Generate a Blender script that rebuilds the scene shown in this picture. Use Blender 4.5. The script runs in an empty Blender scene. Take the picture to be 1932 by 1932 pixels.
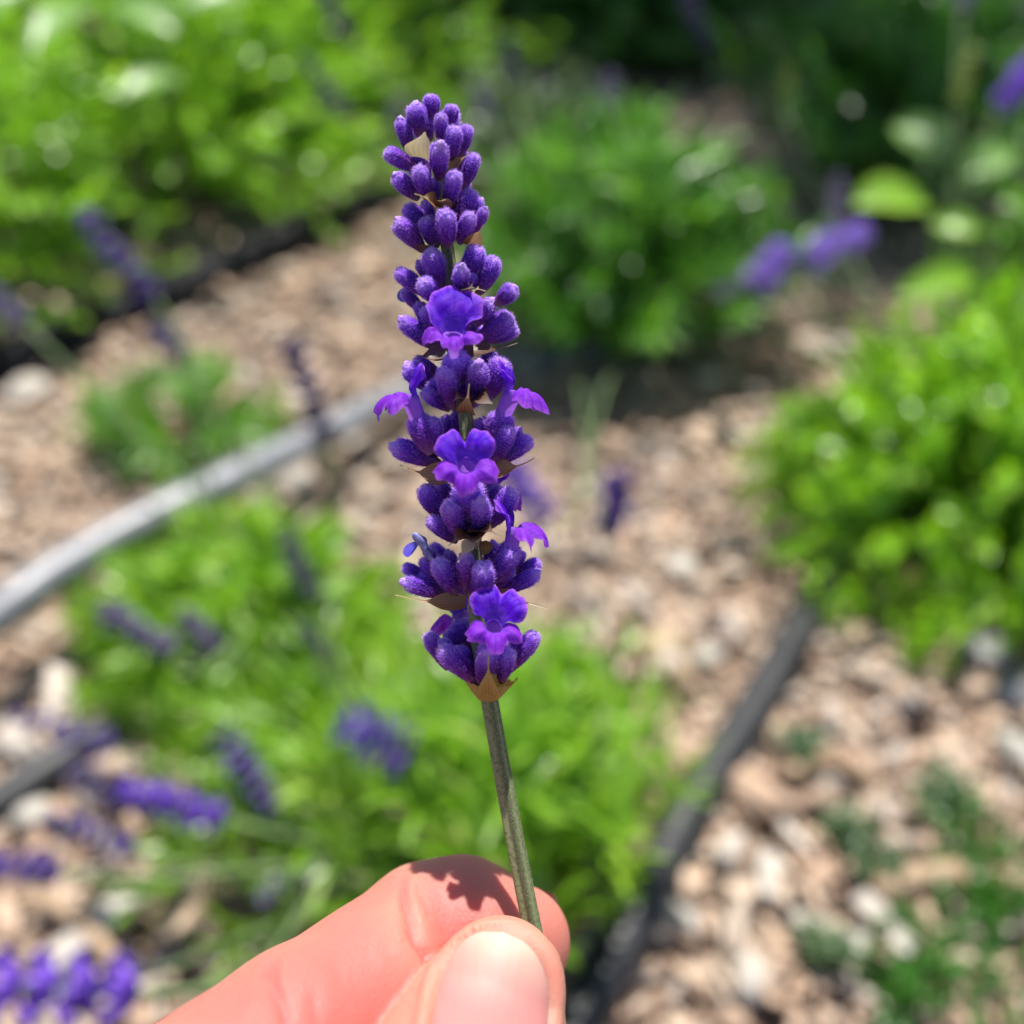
import bpy, math, random
import numpy as np
from mathutils import Matrix, Vector, Quaternion, noise as mnoise

random.seed(11)
RNG = np.random.default_rng(11)
sc = bpy.context.scene
COL = sc.collection

# ------------------------------------------------------------------ camera
CAM_H, PITCH, FPX = 0.40, math.radians(38.0), 2025.0      # FPX: focal length in px of a 1932 px frame
FOCUS = 0.112
cam_d = bpy.data.cameras.new('camera')
cam_d.sensor_width = 36.0
cam_d.lens = 36.0 * FPX / 1932.0
cam_d.clip_start, cam_d.clip_end = 0.005, 200.0
cam_d.dof.use_dof = True
cam_d.dof.focus_distance = FOCUS - 0.002
cam_d.dof.aperture_fstop = 11.0
cam_o = bpy.data.objects.new('camera', cam_d)
COL.objects.link(cam_o)
cam_o.location = (0, 0, CAM_H)
cam_o.rotation_euler = (math.pi / 2 - PITCH, 0, 0)
sc.camera = cam_o

# ------------------------------------------------------------------ sky and sun
SUN_EL, SUN_AZ = math.radians(69.0), math.radians(13.0)     # azimuth from +Y (beyond the flower), positive: to the right
world = bpy.data.worlds.new('World')
sc.world = world
world.use_nodes = True
wn = world.node_tree
sky = wn.nodes.new('ShaderNodeTexSky')
sky.sky_type = 'NISHITA'
sky.sun_disc = False
sky.sun_elevation = SUN_EL
sky.sun_rotation = SUN_AZ
wn.links.new(sky.outputs[0], wn.nodes['Background'].inputs[0])
wn.nodes['Background'].inputs[1].default_value = 0.085
sun_d = bpy.data.lights.new('sun', 'SUN')
sun_d.energy = 5.0
sun_d.angle = math.radians(0.8)
sun_d.color = (1.0, 0.955, 0.89)
sun_o = bpy.data.objects.new('sun', sun_d)
COL.objects.link(sun_o)
SUNV = Vector((math.sin(SUN_AZ) * math.cos(SUN_EL), math.cos(SUN_AZ) * math.cos(SUN_EL), math.sin(SUN_EL)))
sun_o.rotation_euler = SUNV.to_track_quat('Z', 'Y').to_euler()
sun_o.location = SUNV * 6

# ------------------------------------------------------------------ exposure, renderer
vs = sc.view_settings
vs.view_transform = 'Standard'
vs.look = 'None'
vs.exposure = 0.72
vs.gamma = 1.0
sc.render.engine = 'CYCLES'
sc.cycles.use_denoising = True
sc.cycles.max_bounces = 8
sc.cycles.transparent_max_bounces = 4

# ------------------------------------------------------------------ pixel helpers
CAMP = Vector((0, 0, CAM_H))
FWD = Vector((0, math.cos(PITCH), -math.sin(PITCH)))
UP = Vector((0, math.sin(PITCH), math.cos(PITCH)))
RIGHT = Vector((1, 0, 0))

def P(x, y, d):
    """world point at depth d (m) on the ray through (x, y) of the 1932 px frame"""
    return CAMP + FWD * d + RIGHT * ((x - 966) / FPX * d) + UP * (-(y - 966) / FPX * d)

def G(x, y, z=0.0):
    r = FWD + RIGHT * ((x - 966) / FPX) + UP * (-(y - 966) / FPX)
    t = (CAM_H - z) / -r.z
    return CAMP + r * t

# frame of the flower held up to the camera: x right, y up, z towards the camera, millimetres
MFRAME = Matrix.Translation(CAMP + FWD * FOCUS) @ Matrix((
    (RIGHT.x, UP.x, -FWD.x, 0), (RIGHT.y, UP.y, -FWD.y, 0), (RIGHT.z, UP.z, -FWD.z, 0), (0, 0, 0, 1)))

def L(x, y, z=0.0):
    """1932 px frame position at z mm in front of the focus plane -> mm in that frame"""
    k = (FOCUS * 1000 - z) / FPX
    return np.array([(x - 966) * k, -(y - 966) * k, z])

def L25(x, y, z=0.0):
    return L(x * 0.7728, y * 0.7728, z)

# ------------------------------------------------------------------ object helpers
def link(name, me, mat=None, parent=None, kind=None):
    o = bpy.data.objects.new(name, me)
    COL.objects.link(o)
    if mat is not None and me is not None and len(me.materials) == 0:
        me.materials.append(mat)
    if parent is not None:
        o.parent = parent
    if kind:
        o['kind'] = kind
    return o

def tag(o, label, cat, group=None):
    o['label'] = label
    o['category'] = cat
    if group:
        o['group'] = group
    return o

def mesh(name, v, f, smooth=True, attrs=None):
    me = bpy.data.meshes.new(name)
    v = np.asarray(v, dtype=np.float32)
    if isinstance(f, np.ndarray) and f.ndim == 2:
        n, k = f.shape
        me.vertices.add(len(v)); me.vertices.foreach_set('co', v.ravel())
        me.loops.add(n * k); me.loops.foreach_set('vertex_index', f.astype(np.int32).ravel())
        me.polygons.add(n)
        me.polygons.foreach_set('loop_start', np.arange(0, n * k, k, dtype=np.int32))
        me.update(calc_edges=True)
    else:
        me.from_pydata([tuple(map(float, p)) for p in v], [], [tuple(int(i) for i in q) for q in f])
    if smooth:
        me.polygons.foreach_set('use_smooth', np.ones(len(me.polygons), dtype=bool))
    for k_, a in (attrs or {}).items():
        at = me.attributes.new(k_, 'FLOAT', 'POINT')
        at.data.foreach_set('value', np.asarray(a, dtype=np.float32))
    me.update()
    return me

def empty(name, loc, label, cat, group=None):
    o = bpy.data.objects.new(name, None)
    o.empty_display_size = 0.02
    COL.objects.link(o)
    o.location = loc
    return tag(o, label, cat, group)

def world_child(o, parent, loc):
    """parent a part whose mesh is in world coordinates to an empty standing at loc"""
    o.parent = parent
    o.matrix_parent_inverse = Matrix.Translation(-Vector(loc))

def unit(a):
    a = np.asarray(a, dtype=float)
    return a / (np.linalg.norm(a, axis=-1, keepdims=True) + 1e-12)

def spline(pts, n):
    """Catmull-Rom through pts"""
    p = np.asarray(pts, dtype=float)
    p = np.vstack([2 * p[0] - p[1], p, 2 * p[-1] - p[-2]])
    out = []
    segs = len(p) - 3
    for u in np.linspace(0, segs, n):
        i = min(int(u), segs - 1); t = u - i
        a, b, c, d = p[i], p[i + 1], p[i + 2], p[i + 3]
        out.append(0.5 * (2 * b + (c - a) * t + (2 * a - 5 * b + 4 * c - d) * t * t + (3 * b - a - 3 * c + d) * t ** 3))
    return np.array(out)

def tube(path, rad, seg=8, prof=None, cap=True, ref=(0.13, 0.31, 0.94)):
    """tube along path; rad scalar or list; prof(theta array) multiplies the radius"""
    path = np.asarray(path, dtype=float); n = len(path)
    rad = np.full(n, rad) if np.isscalar(rad) else np.asarray(rad)
    tan = unit(np.gradient(path, axis=0))
    ref = np.array(ref)
    v = []
    th = np.linspace(0, 2 * math.pi, seg, endpoint=False)
    pm = np.ones(seg) if prof is None else prof(th)
    a = unit(np.cross(tan[0], ref))
    for i in range(n):
        a = unit(a - tan[i] * np.dot(a, tan[i])); b = np.cross(tan[i], a)
        v.append(path[i] + (np.cos(th)[:, None] * a + np.sin(th)[:, None] * b) * (rad[i] * pm)[:, None])
    v = np.vstack(v)
    f = []
    for i in range(n - 1):
        for j in range(seg):
            k = (j + 1) % seg
            f.append((i * seg + j, i * seg + k, (i + 1) * seg + k, (i + 1) * seg + j))
    if cap:
        f.append(tuple(range(seg - 1, -1, -1)))
        f.append(tuple((n - 1) * seg + j for j in range(seg)))
    return v, f

# ------------------------------------------------------------------ materials
def nodes(name):
    m = bpy.data.materials.new(name); m.use_nodes = True
    nt = m.node_tree; nt.nodes.clear()
    out = nt.nodes.new('ShaderNodeOutputMaterial')
    return m, nt, out

def N(nt, t, **kw):
    n = nt.nodes.new(t)
    for k, v in kw.items():
        setattr(n, k, v)
    return n

def ramp(nt, stops, src):
    r = N(nt, 'ShaderNodeValToRGB')
    e = r.color_ramp.elements
    while len(e) < len(stops):
        e.new(0.5)
    for el, (p, c) in zip(e, stops):
        el.position = p; el.color = (*c, 1)
    nt.links.new(src, r.inputs[0])
    return r.outputs[0]

def attr(nt, name):
    return N(nt, 'ShaderNodeAttribute', attribute_name=name).outputs['Fac']

def mixc(nt, fac, a, b, mode='MIX'):
    m = N(nt, 'ShaderNodeMix', data_type='RGBA', blend_type=mode)
    for i, s in ((0, fac), (6, a), (7, b)):
        if hasattr(s, 'node'):
            nt.links.new(s, m.inputs[i])
        else:
            m.inputs[i].default_value = s if i == 0 else (*s, 1)
    return m.outputs[2]

def noise_tex(nt, scale, detail=3, rough=0.55, coord='Object'):
    tc = N(nt, 'ShaderNodeTexCoord')
    n = N(nt, 'ShaderNodeTexNoise')
    n.inputs['Scale'].default_value = scale
    n.inputs['Detail'].default_value = detail
    n.inputs['Roughness'].default_value = rough
    nt.links.new(tc.outputs[coord], n.inputs['Vector'])
    return n.outputs['Fac']

def bump(nt, height, strength, dist):
    b = N(nt, 'ShaderNodeBump')
    b.inputs['Strength'].default_value = strength
    b.inputs['Distance'].default_value = dist
    nt.links.new(height, b.inputs['Height'])
    return b.outputs[0]

def leafy(name, colour_fn, trans=0.45, rough=0.5, gloss=0.06, trans_gain=1.0, bump_fn=None, trans_tint=None):
    """thin plant tissue: diffuse + translucent + a little gloss"""
    m, nt, out = nodes(name)
    c = colour_fn(nt)
    d = N(nt, 'ShaderNodeBsdfDiffuse'); t = N(nt, 'ShaderNodeBsdfTranslucent'); g = N(nt, 'ShaderNodeBsdfGlossy')
    nt.links.new(c, d.inputs[0])
    tcol = c if trans_tint is None else mixc(nt, 1.0, c, trans_tint, 'MULTIPLY')
    nt.links.new(tcol, t.inputs[0])
    g.inputs['Roughness'].default_value = rough
    m1 = N(nt, 'ShaderNodeMixShader'); m1.inputs[0].default_value = trans
    nt.links.new(d.outputs[0], m1.inputs[1]); nt.links.new(t.outputs[0], m1.inputs[2])
    m2 = N(nt, 'ShaderNodeMixShader'); m2.inputs[0].default_value = gloss
    nt.links.new(m1.outputs[0], m2.inputs[1]); nt.links.new(g.outputs[0], m2.inputs[2])
    if bump_fn:
        b = bump_fn(nt)
        for s in (d, t, g):
            nt.links.new(b, s.inputs['Normal'])
    nt.links.new(m2.outputs[0], out.inputs[0])
    return m

def principled(name, colour_fn, rough=0.6, bump_fn=None, **kw):
    m, nt, out = nodes(name)
    b = N(nt, 'ShaderNodeBsdfPrincipled')
    c = colour_fn(nt)
    if hasattr(c, 'node'):
        nt.links.new(c, b.inputs['Base Color'])
    else:
        b.inputs['Base Color'].default_value = (*c, 1)
    b.inputs['Roughness'].default_value = rough
    for k, v in kw.items():
        b.inputs[k.replace('_', ' ')].default_value = v
    if bump_fn:
        nt.links.new(bump_fn(nt), b.inputs['Normal'])
    nt.links.new(b.outputs[0], out.inputs[0])
    return m

def foliage_mat(name, dark, mid, light, trans=0.5):
    def col(nt):
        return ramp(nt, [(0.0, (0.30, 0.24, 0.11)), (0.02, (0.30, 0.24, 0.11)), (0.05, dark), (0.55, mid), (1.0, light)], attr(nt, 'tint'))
    return leafy(name, col, trans=trans, rough=0.38, gloss=0.06, trans_tint=(1.4, 1.4, 0.5))

M = {}
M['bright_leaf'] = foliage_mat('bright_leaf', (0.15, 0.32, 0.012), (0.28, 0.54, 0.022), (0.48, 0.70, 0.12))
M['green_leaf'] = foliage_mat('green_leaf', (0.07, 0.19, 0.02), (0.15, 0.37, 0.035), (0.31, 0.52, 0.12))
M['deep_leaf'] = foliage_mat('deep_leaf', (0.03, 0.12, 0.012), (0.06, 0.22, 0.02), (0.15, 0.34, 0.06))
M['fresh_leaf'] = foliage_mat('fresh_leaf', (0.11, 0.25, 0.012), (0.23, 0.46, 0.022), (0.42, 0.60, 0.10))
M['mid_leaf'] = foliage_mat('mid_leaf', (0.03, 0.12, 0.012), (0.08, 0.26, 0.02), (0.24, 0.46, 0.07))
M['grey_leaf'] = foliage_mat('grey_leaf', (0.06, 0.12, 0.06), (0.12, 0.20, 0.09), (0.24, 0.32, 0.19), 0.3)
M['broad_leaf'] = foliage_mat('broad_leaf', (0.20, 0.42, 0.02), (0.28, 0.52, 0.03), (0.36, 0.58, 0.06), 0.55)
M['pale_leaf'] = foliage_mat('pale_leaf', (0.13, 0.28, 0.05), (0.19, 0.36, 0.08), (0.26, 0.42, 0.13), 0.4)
M['stalk'] = principled('stalk', lambda nt: ramp(nt, [(0.3, (0.09, 0.15, 0.05)), (0.7, (0.17, 0.24, 0.10))], noise_tex(nt, 60)), 0.7)
M['wood_stem'] = principled('wood_stem', lambda nt: ramp(nt, [(0.3, (0.08, 0.055, 0.035)), (0.7, (0.18, 0.13, 0.09))], noise_tex(nt, 90)), 0.85)

def head_mat(name, dark, mid, light):
    return leafy(name, lambda nt: ramp(nt, [(0.0, dark), (0.5, mid), (1.0, light)], attr(nt, 'tint')), trans=0.25, gloss=0.03)
M['head_violet'] = head_mat('head_violet', (0.035, 0.015, 0.11), (0.09, 0.045, 0.27), (0.24, 0.15, 0.48))
M['head_grey'] = head_mat('head_grey', (0.06, 0.05, 0.10), (0.14, 0.11, 0.23), (0.33, 0.28, 0.42))
M['head_dark'] = head_mat('head_dark', (0.02, 0.015, 0.05), (0.055, 0.035, 0.12), (0.14, 0.10, 0.23))
M['head_green'] = head_mat('head_green', (0.10, 0.16, 0.03), (0.25, 0.34, 0.05), (0.45, 0.5, 0.14))
M['head_lilac'] = head_mat('head_lilac', (0.10, 0.05, 0.30), (0.26, 0.15, 0.60), (0.45, 0.32, 0.80))
M['head_bright'] = head_mat('head_bright', (0.05, 0.015, 0.24), (0.17, 0.06, 0.56), (0.34, 0.18, 0.80))

# held sprig
def bud_colour(nt):  # brown base is its own; dark body and bright tips paint sunlight in
    c = ramp(nt, [(0.0, (0.24, 0.15, 0.12)), (0.14, (0.20, 0.075, 0.14)), (0.32, (0.115, 0.006, 0.20)),
                  (0.58, (0.075, 0.003, 0.34)), (0.78, (0.17, 0.02, 0.62)), (0.92, (0.40, 0.18, 0.86)), (1.0, (0.62, 0.42, 0.96))], attr(nt, 'along'))
    rnd = N(nt, 'ShaderNodeObjectInfo').outputs['Random']
    c = mixc(nt, ramp(nt, [(0.35, (0, 0, 0)), (1.0, (0.6, 0.6, 0.6))], rnd), c, mixc(nt, 0.55, c, (0.26, 0.04, 0.36)))
    n = noise_tex(nt, 1500, 3)
    return mixc(nt, ramp(nt, [(0.52, (0, 0, 0)), (0.74, (0.5, 0.5, 0.5))], n), c, (0.30, 0.13, 0.62))
M['bud'] = leafy('bud', bud_colour, trans=0.22, rough=0.55, gloss=0.03,
                 bump_fn=lambda nt: bump(nt, noise_tex(nt, 1900, 3), 0.8, 0.0005))
M['fuzz'] = leafy('fuzz', lambda nt: ramp(nt, [(0.0, (0.30, 0.07, 0.64)), (0.5, (0.50, 0.21, 0.96)), (0.85, (0.74, 0.50, 0.98)), (1.0, (0.92, 0.80, 1.0))], attr(nt, 'along')), trans=0.45, gloss=0.04)  # hairs whiten toward the tip, putting the sun's highlight into their colour
def petal(name, base, edge, trans=0.5):
    def col(nt):
        c = ramp(nt, [(0.0, base[0]), (0.45, base[1]), (0.86, base[1]), (1.0, edge)], attr(nt, 'along'))
        mu = N(nt, 'ShaderNodeMath', operation='MULTIPLY'); mu.inputs[1].default_value = 46.0
        si = N(nt, 'ShaderNodeMath', operation='SINE')
        nt.links.new(attr(nt, 'across'), mu.inputs[0]); nt.links.new(mu.outputs[0], si.inputs[0])
        c = mixc(nt, ramp(nt, [(0.55, (0, 0, 0)), (1.0, (0.40, 0.40, 0.40))], si.outputs[0]), c, tuple(x * 0.35 for x in base[1]))
        return mixc(nt, ramp(nt, [(0.45, (0, 0, 0)), (0.75, (0.35, 0.35, 0.35))], noise_tex(nt, 900, 3)), c, edge)
    return leafy(name, col, trans=trans, rough=0.6, gloss=0.012, bump_fn=lambda nt: bump(nt, noise_tex(nt, 800, 3), 0.35, 0.0005))
M['upper_lip'] = petal('upper_lip', ((0.19, 0.07, 0.68), (0.10, 0.004, 0.64)), (0.40, 0.12, 0.80))
M['lower_lip'] = petal('lower_lip', ((0.24, 0.09, 0.70), (0.25, 0.030, 0.66)), (0.46, 0.12, 0.80))
M['tube'] = petal('tube', ((0.42, 0.22, 0.70), (0.40, 0.15, 0.74)), (0.16, 0.03, 0.60))
M['opening'] = petal('opening', ((0.30, 0.12, 0.62), (0.45, 0.22, 0.74)), (0.62, 0.40, 0.86))
M['wilted'] = leafy('wilted', lambda nt: ramp(nt, [(0.3, (0.16, 0.16, 0.45)), (0.7, (0.36, 0.38, 0.68))], noise_tex(nt, 1800)), trans=0.3)
M['old_petal'] = leafy('old_petal', lambda nt: ramp(nt, [(0.3, (0.07, 0.04, 0.50)), (0.7, (0.13, 0.10, 0.66))], noise_tex(nt, 700)), trans=0.4)

def bract_mat(name, a, b, c, vein_k=0.45):
    def col(nt):
        tc = N(nt, 'ShaderNodeAttribute', attribute_name='across').outputs['Fac']
        w = N(nt, 'ShaderNodeMath', operation='SINE'); mu = N(nt, 'ShaderNodeMath', operation='MULTIPLY')
        mu.inputs[1].default_value = 19.0
        nt.links.new(tc, mu.inputs[0]); nt.links.new(mu.outputs[0], w.inputs[0])
        nz = noise_tex(nt, 500, 3)
        ad = N(nt, 'ShaderNodeMath', operation='MULTIPLY_ADD'); ad.inputs[1].default_value = 1.6; ad.inputs[2].default_value = -0.8
        nt.links.new(nz, ad.inputs[0])
        su = N(nt, 'ShaderNodeMath', operation='ADD'); nt.links.new(w.outputs[0], su.inputs[0]); nt.links.new(ad.outputs[0], su.inputs[1])
        vein = ramp(nt, [(0.45, (0, 0, 0)), (1.0, (vein_k,) * 3)], su.outputs[0])
        base = ramp(nt, [(0.0, a), (0.6, b), (1.0, c)], attr(nt, 'along'))
        return mixc(nt, vein, base, tuple(x * 0.3 for x in a))
    return leafy(name, col, trans=0.4, rough=0.4, gloss=0.05)
M['bract'] = bract_mat('bract', (0.30, 0.14, 0.055), (0.42, 0.24, 0.10), (0.55, 0.46, 0.26))
M['bract_dark'] = bract_mat('bract_dark', (0.11, 0.05, 0.035), (0.16, 0.085, 0.05), (0.36, 0.32, 0.26))
M['bract_pale'] = bract_mat('bract_pale', (0.36, 0.30, 0.16), (0.46, 0.40, 0.23), (0.60, 0.54, 0.36), 0.2)
M['bract_yellow'] = bract_mat('bract_yellow', (0.40, 0.27, 0.08), (0.46, 0.35, 0.10), (0.48, 0.47, 0.06), 0.3)

def stem_colour(nt):
    ac = attr(nt, 'across')
    c = ramp(nt, [(0.0, (0.17, 0.18, 0.06)), (0.18, (0.09, 0.095, 0.035)), (0.26, (0.36, 0.27, 0.17)), (0.34, (0.14, 0.12, 0.05)), (0.5, (0.10, 0.13, 0.05)), (0.62, (0.21, 0.24, 0.10)), (0.72, (0.08, 0.10, 0.04)),
                  (0.85, (0.23, 0.25, 0.11)), (1.0, (0.17, 0.18, 0.06))], ac)
    n = noise_tex(nt, 5200, 2)
    c = mixc(nt, ramp(nt, [(0.5, (0, 0, 0)), (0.7, (0.5, 0.5, 0.5))], n), c, (0.34, 0.36, 0.22))
    return mixc(nt, ramp(nt, [(0.35, (0.6, 0.6, 0.6)), (0.5, (0, 0, 0))], noise_tex(nt, 2400, 3)), c, (0.07, 0.08, 0.035))
M['sprig_stem'] = principled('sprig_stem', stem_colour, 0.75, lambda nt: bump(nt, noise_tex(nt, 3600, 2), 0.25, 0.0002))

def skin_colour(nt):
    c = ramp(nt, [(0.0, (0.47, 0.24, 0.165)), (0.45, (0.47, 0.152, 0.118)), (1.0, (0.46, 0.095, 0.086))], attr(nt, 'flush'))
    n = noise_tex(nt, 260, 4)
    return mixc(nt, ramp(nt, [(0.35, (0, 0, 0)), (0.75, (0.55, 0.55, 0.55))], n), c, (0.50, 0.145, 0.12))

def skin_bump(nt):
    tc = N(nt, 'ShaderNodeTexCoord')
    # papillary ridges: rings around a core lying on the finger pad
    mp = N(nt, 'ShaderNodeMapping'); mp.inputs['Location'].default_value = (0.0122, 0.0490, 0.0)
    w = N(nt, 'ShaderNodeTexWave', wave_type='RINGS', rings_direction='Z')
    w.inputs['Scale'].default_value = 620.0
    w.inputs['Distortion'].default_value = 3.0
    w.inputs['Detail'].default_value = 1.0
    w.inputs['Detail Scale'].default_value = 0.6
    nt.links.new(tc.outputs['Object'], mp.inputs[0]); nt.links.new(mp.outputs[0], w.inputs[0])
    v = N(nt, 'ShaderNodeTexVoronoi', feature='DISTANCE_TO_EDGE')
    v.inputs['Scale'].default_value = 1500.0
    nt.links.new(tc.outputs['Object'], v.inputs['Vector'])
    b1 = N(nt, 'ShaderNodeBump'); b1.inputs['Strength'].default_value = 0.32; b1.inputs['Distance'].default_value = 0.0002
    nt.links.new(v.outputs['Distance'], b1.inputs['Height'])
    b2 = N(nt, 'ShaderNodeBump'); b2.inputs['Distance'].default_value = 0.00025
    st = N(nt, 'ShaderNodeMath', operation='MULTIPLY'); st.inputs[1].default_value = 0.03
    nt.links.new(attr(nt, 'pad'), st.inputs[0]); nt.links.new(st.outputs[0], b2.inputs['Strength'])
    nt.links.new(w.outputs['Fac'], b2.inputs['Height']); nt.links.new(b1.outputs[0], b2.inputs['Normal'])
    b3 = N(nt, 'ShaderNodeBump'); b3.inputs['Strength'].default_value = 0.14; b3.inputs['Distance'].default_value = 0.0006
    nt.links.new(noise_tex(nt, 420, 4), b3.inputs['Height']); nt.links.new(b2.outputs[0], b3.inputs['Normal'])
    return b3.outputs[0]
M['skin'] = principled('skin', skin_colour, 0.58, skin_bump, Subsurface_Weight=0.75, Subsurface_Scale=0.0036,
                       Subsurface_Radius=(1.0, 0.32, 0.24), Specular_IOR_Level=0.45)
def ridge(nt):
    tc = N(nt, 'ShaderNodeTexCoord'); mp = N(nt, 'ShaderNodeMapping')
    mp.inputs['Scale'].default_value = (1.0, 0.06, 0.3)
    n = N(nt, 'ShaderNodeTexNoise'); n.inputs['Scale'].default_value = 1500; n.inputs['Detail'].default_value = 3
    nt.links.new(tc.outputs['Object'], mp.inputs[0]); nt.links.new(mp.outputs[0], n.inputs['Vector'])
    return n.outputs['Fac']
def nail_colour(nt):
    return ramp(nt, [(0.0, (0.46, 0.165, 0.155)), (0.62, (0.47, 0.19, 0.175)), (0.86, (0.48, 0.29, 0.235)), (0.95, (0.50, 0.38, 0.295)), (1.0, (0.52, 0.41, 0.32))], attr(nt, 'along'))
M['nail'] = principled('nail', nail_colour, 0.55, lambda nt: bump(nt, ridge(nt), 0.18, 0.0003), Subsurface_Weight=0.5,
                       Subsurface_Scale=0.0018, Subsurface_Radius=(1.0, 0.4, 0.3), Specular_IOR_Level=0.35)

# ground things
M['soil'] = principled('soil', lambda nt: ramp(nt, [(0.3, (0.12, 0.085, 0.065)), (0.55, (0.28, 0.195, 0.14)), (0.75, (0.42, 0.31, 0.22))], noise_tex(nt, 45, 6, 0.65)),
                       0.95, lambda nt: bump(nt, noise_tex(nt, 120, 6), 0.8, 0.01))
def chip_colour(nt):
    c = ramp(nt, [(0.0, (0.18, 0.12, 0.09)), (0.14, (0.33, 0.22, 0.16)), (0.3, (0.46, 0.315, 0.22)), (0.5, (0.59, 0.425, 0.305)),
                  (0.68, (0.58, 0.465, 0.36)), (0.82, (0.44, 0.38, 0.34)), (0.93, (0.62, 0.55, 0.47)), (1.0, (0.68, 0.64, 0.59))], attr(nt, 'tint'))
    return mixc(nt, ramp(nt, [(0.4, (0, 0, 0)), (0.7, (0.5, 0.5, 0.5))], noise_tex(nt, 160, 4)), c, (0.27, 0.18, 0.13))
M['chip'] = principled('chip', chip_colour, 0.85, lambda nt: bump(nt, noise_tex(nt, 300, 3), 0.5, 0.002))
M['pale_chip'] = principled('pale_chip', lambda nt: ramp(nt, [(0.3, (0.36, 0.31, 0.26)), (0.7, (0.52, 0.48, 0.43))], noise_tex(nt, 120, 4)), 0.8)
M['white_stone'] = principled('white_stone', lambda nt: ramp(nt, [(0.3, (0.38, 0.35, 0.29)), (0.7, (0.52, 0.50, 0.45))], noise_tex(nt, 80, 4)), 0.6, lambda nt: bump(nt, noise_tex(nt, 150, 4), 0.4, 0.002))
M['grey_stone'] = principled('grey_stone', lambda nt: ramp(nt, [(0.3, (0.16, 0.155, 0.16)), (0.7, (0.30, 0.29, 0.30))], noise_tex(nt, 80, 4)), 0.6, lambda nt: bump(nt, noise_tex(nt, 150, 4), 0.4, 0.002))
M['stick'] = principled('stick', lambda nt: ramp(nt, [(0.3, (0.20, 0.12, 0.07)), (0.7, (0.44, 0.32, 0.21))], noise_tex(nt, 70, 4)), 0.85)
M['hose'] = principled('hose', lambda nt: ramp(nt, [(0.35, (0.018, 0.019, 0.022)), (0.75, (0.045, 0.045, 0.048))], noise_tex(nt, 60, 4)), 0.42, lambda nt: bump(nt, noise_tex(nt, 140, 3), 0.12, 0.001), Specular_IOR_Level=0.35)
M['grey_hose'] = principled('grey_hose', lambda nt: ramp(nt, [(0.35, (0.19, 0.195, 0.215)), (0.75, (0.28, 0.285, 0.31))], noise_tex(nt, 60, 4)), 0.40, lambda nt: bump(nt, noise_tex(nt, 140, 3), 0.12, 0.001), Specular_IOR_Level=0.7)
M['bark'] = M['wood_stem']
M['shadow_gap_hose'] = principled('shadow_gap_hose', lambda nt: (0.010, 0.0105, 0.012), 0.6, Specular_IOR_Level=0.15)  # near-black base colour puts the shadow at the bush's foot into the hose

# ================================================================== ground
gs = 80.0
nx = 2
o = link('ground', mesh('ground', [(-gs, -gs, 0), (gs, -gs, 0), (gs, gs, 0), (-gs, gs, 0)], [(0, 1, 2, 3)], smooth=False), M['soil'], kind='structure')

def chips(n, xr, yr, lmin, lmax, seed):
    r = np.random.default_rng(seed)
    c = np.stack([r.uniform(*xr, n), r.uniform(*yr, n), np.zeros(n)], 1)
    ln = lmin + (lmax - lmin) * r.beta(1.3, 3.0, n)
    wd = ln * r.uniform(0.14, 0.62, n)
    th = r.uniform(0.0010, 0.0034, n)
    yaw = r.uniform(0, 2 * math.pi, n); pit = r.normal(0, 0.22, n); rol = r.normal(0, 0.30, n)
    base = np.array([(-1, -1, -1), (1, -1, -1), (1, 1, -1), (-1, 1, -1), (-1, -1, 1), (1, -1, 1), (1, 1, 1), (-1, 1, 1)], float) * 0.5
    b = base[None] * (1 + r.uniform(-0.45, 0.25, (n, 8, 3)))
    b = b * np.stack([ln, wd, th], 1)[:, None, :]
    cy, sy, cp, sp, cr, sr = np.cos(yaw), np.sin(yaw), np.cos(pit), np.sin(pit), np.cos(rol), np.sin(rol)
    x, y, z = b[..., 0], b[..., 1], b[..., 2]
    y, z = y * cr[:, None] - z * sr[:, None], y * sr[:, None] + z * cr[:, None]
    x, z = x * cp[:, None] + z * sp[:, None], -x * sp[:, None] + z * cp[:, None]
    x, y = x * cy[:, None] - y * sy[:, None], x * sy[:, None] + y * cy[:, None]
    v = np.stack([x, y, z], -1) + c[:, None, :]
    lift = r.uniform(0.0, 0.009, n) - v[..., 2].min(1) - 0.001
    v[..., 2] += lift[:, None]
    q = np.array([(0, 3, 2, 1), (4, 5, 6, 7), (0, 1, 5, 4), (1, 2, 6, 5), (2, 3, 7, 6), (3, 0, 4, 7)])
    f = (q[None] + (np.arange(n) * 8)[:, None, None]).reshape(-1, 4)
    t = np.clip(r.beta(3.2, 2.4, n), 0, 1)
    return v.reshape(-1, 3), f, np.repeat(t, 8)

va, fa, ta = chips(56000, (-0.9, 1.0), (0.05, 1.5), 0.005, 0.023, 5)
vb, fb, tb = chips(30000, (-2.0, 2.0), (-1.3, 3.2), 0.012, 0.04, 6)
keep = np.repeat(~((np.abs(vb[::8, 0] - 0.05) < 0.95) & (vb[::8, 1] > 0.05) & (vb[::8, 1] < 1.5)), 8)
vb = vb[keep]; tb = tb[keep]; fb = fb[:len(vb) // 8 * 6]
o = link('mulch', mesh('mulch', np.vstack([va, vb]), np.vstack([fa, fb + len(va)]), smooth=False, attrs={'tint': np.concatenate([ta, tb])}), M['chip'], kind='stuff')
tag(o, 'tan and grey wood chip mulch covering the garden soil', 'mulch')

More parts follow.
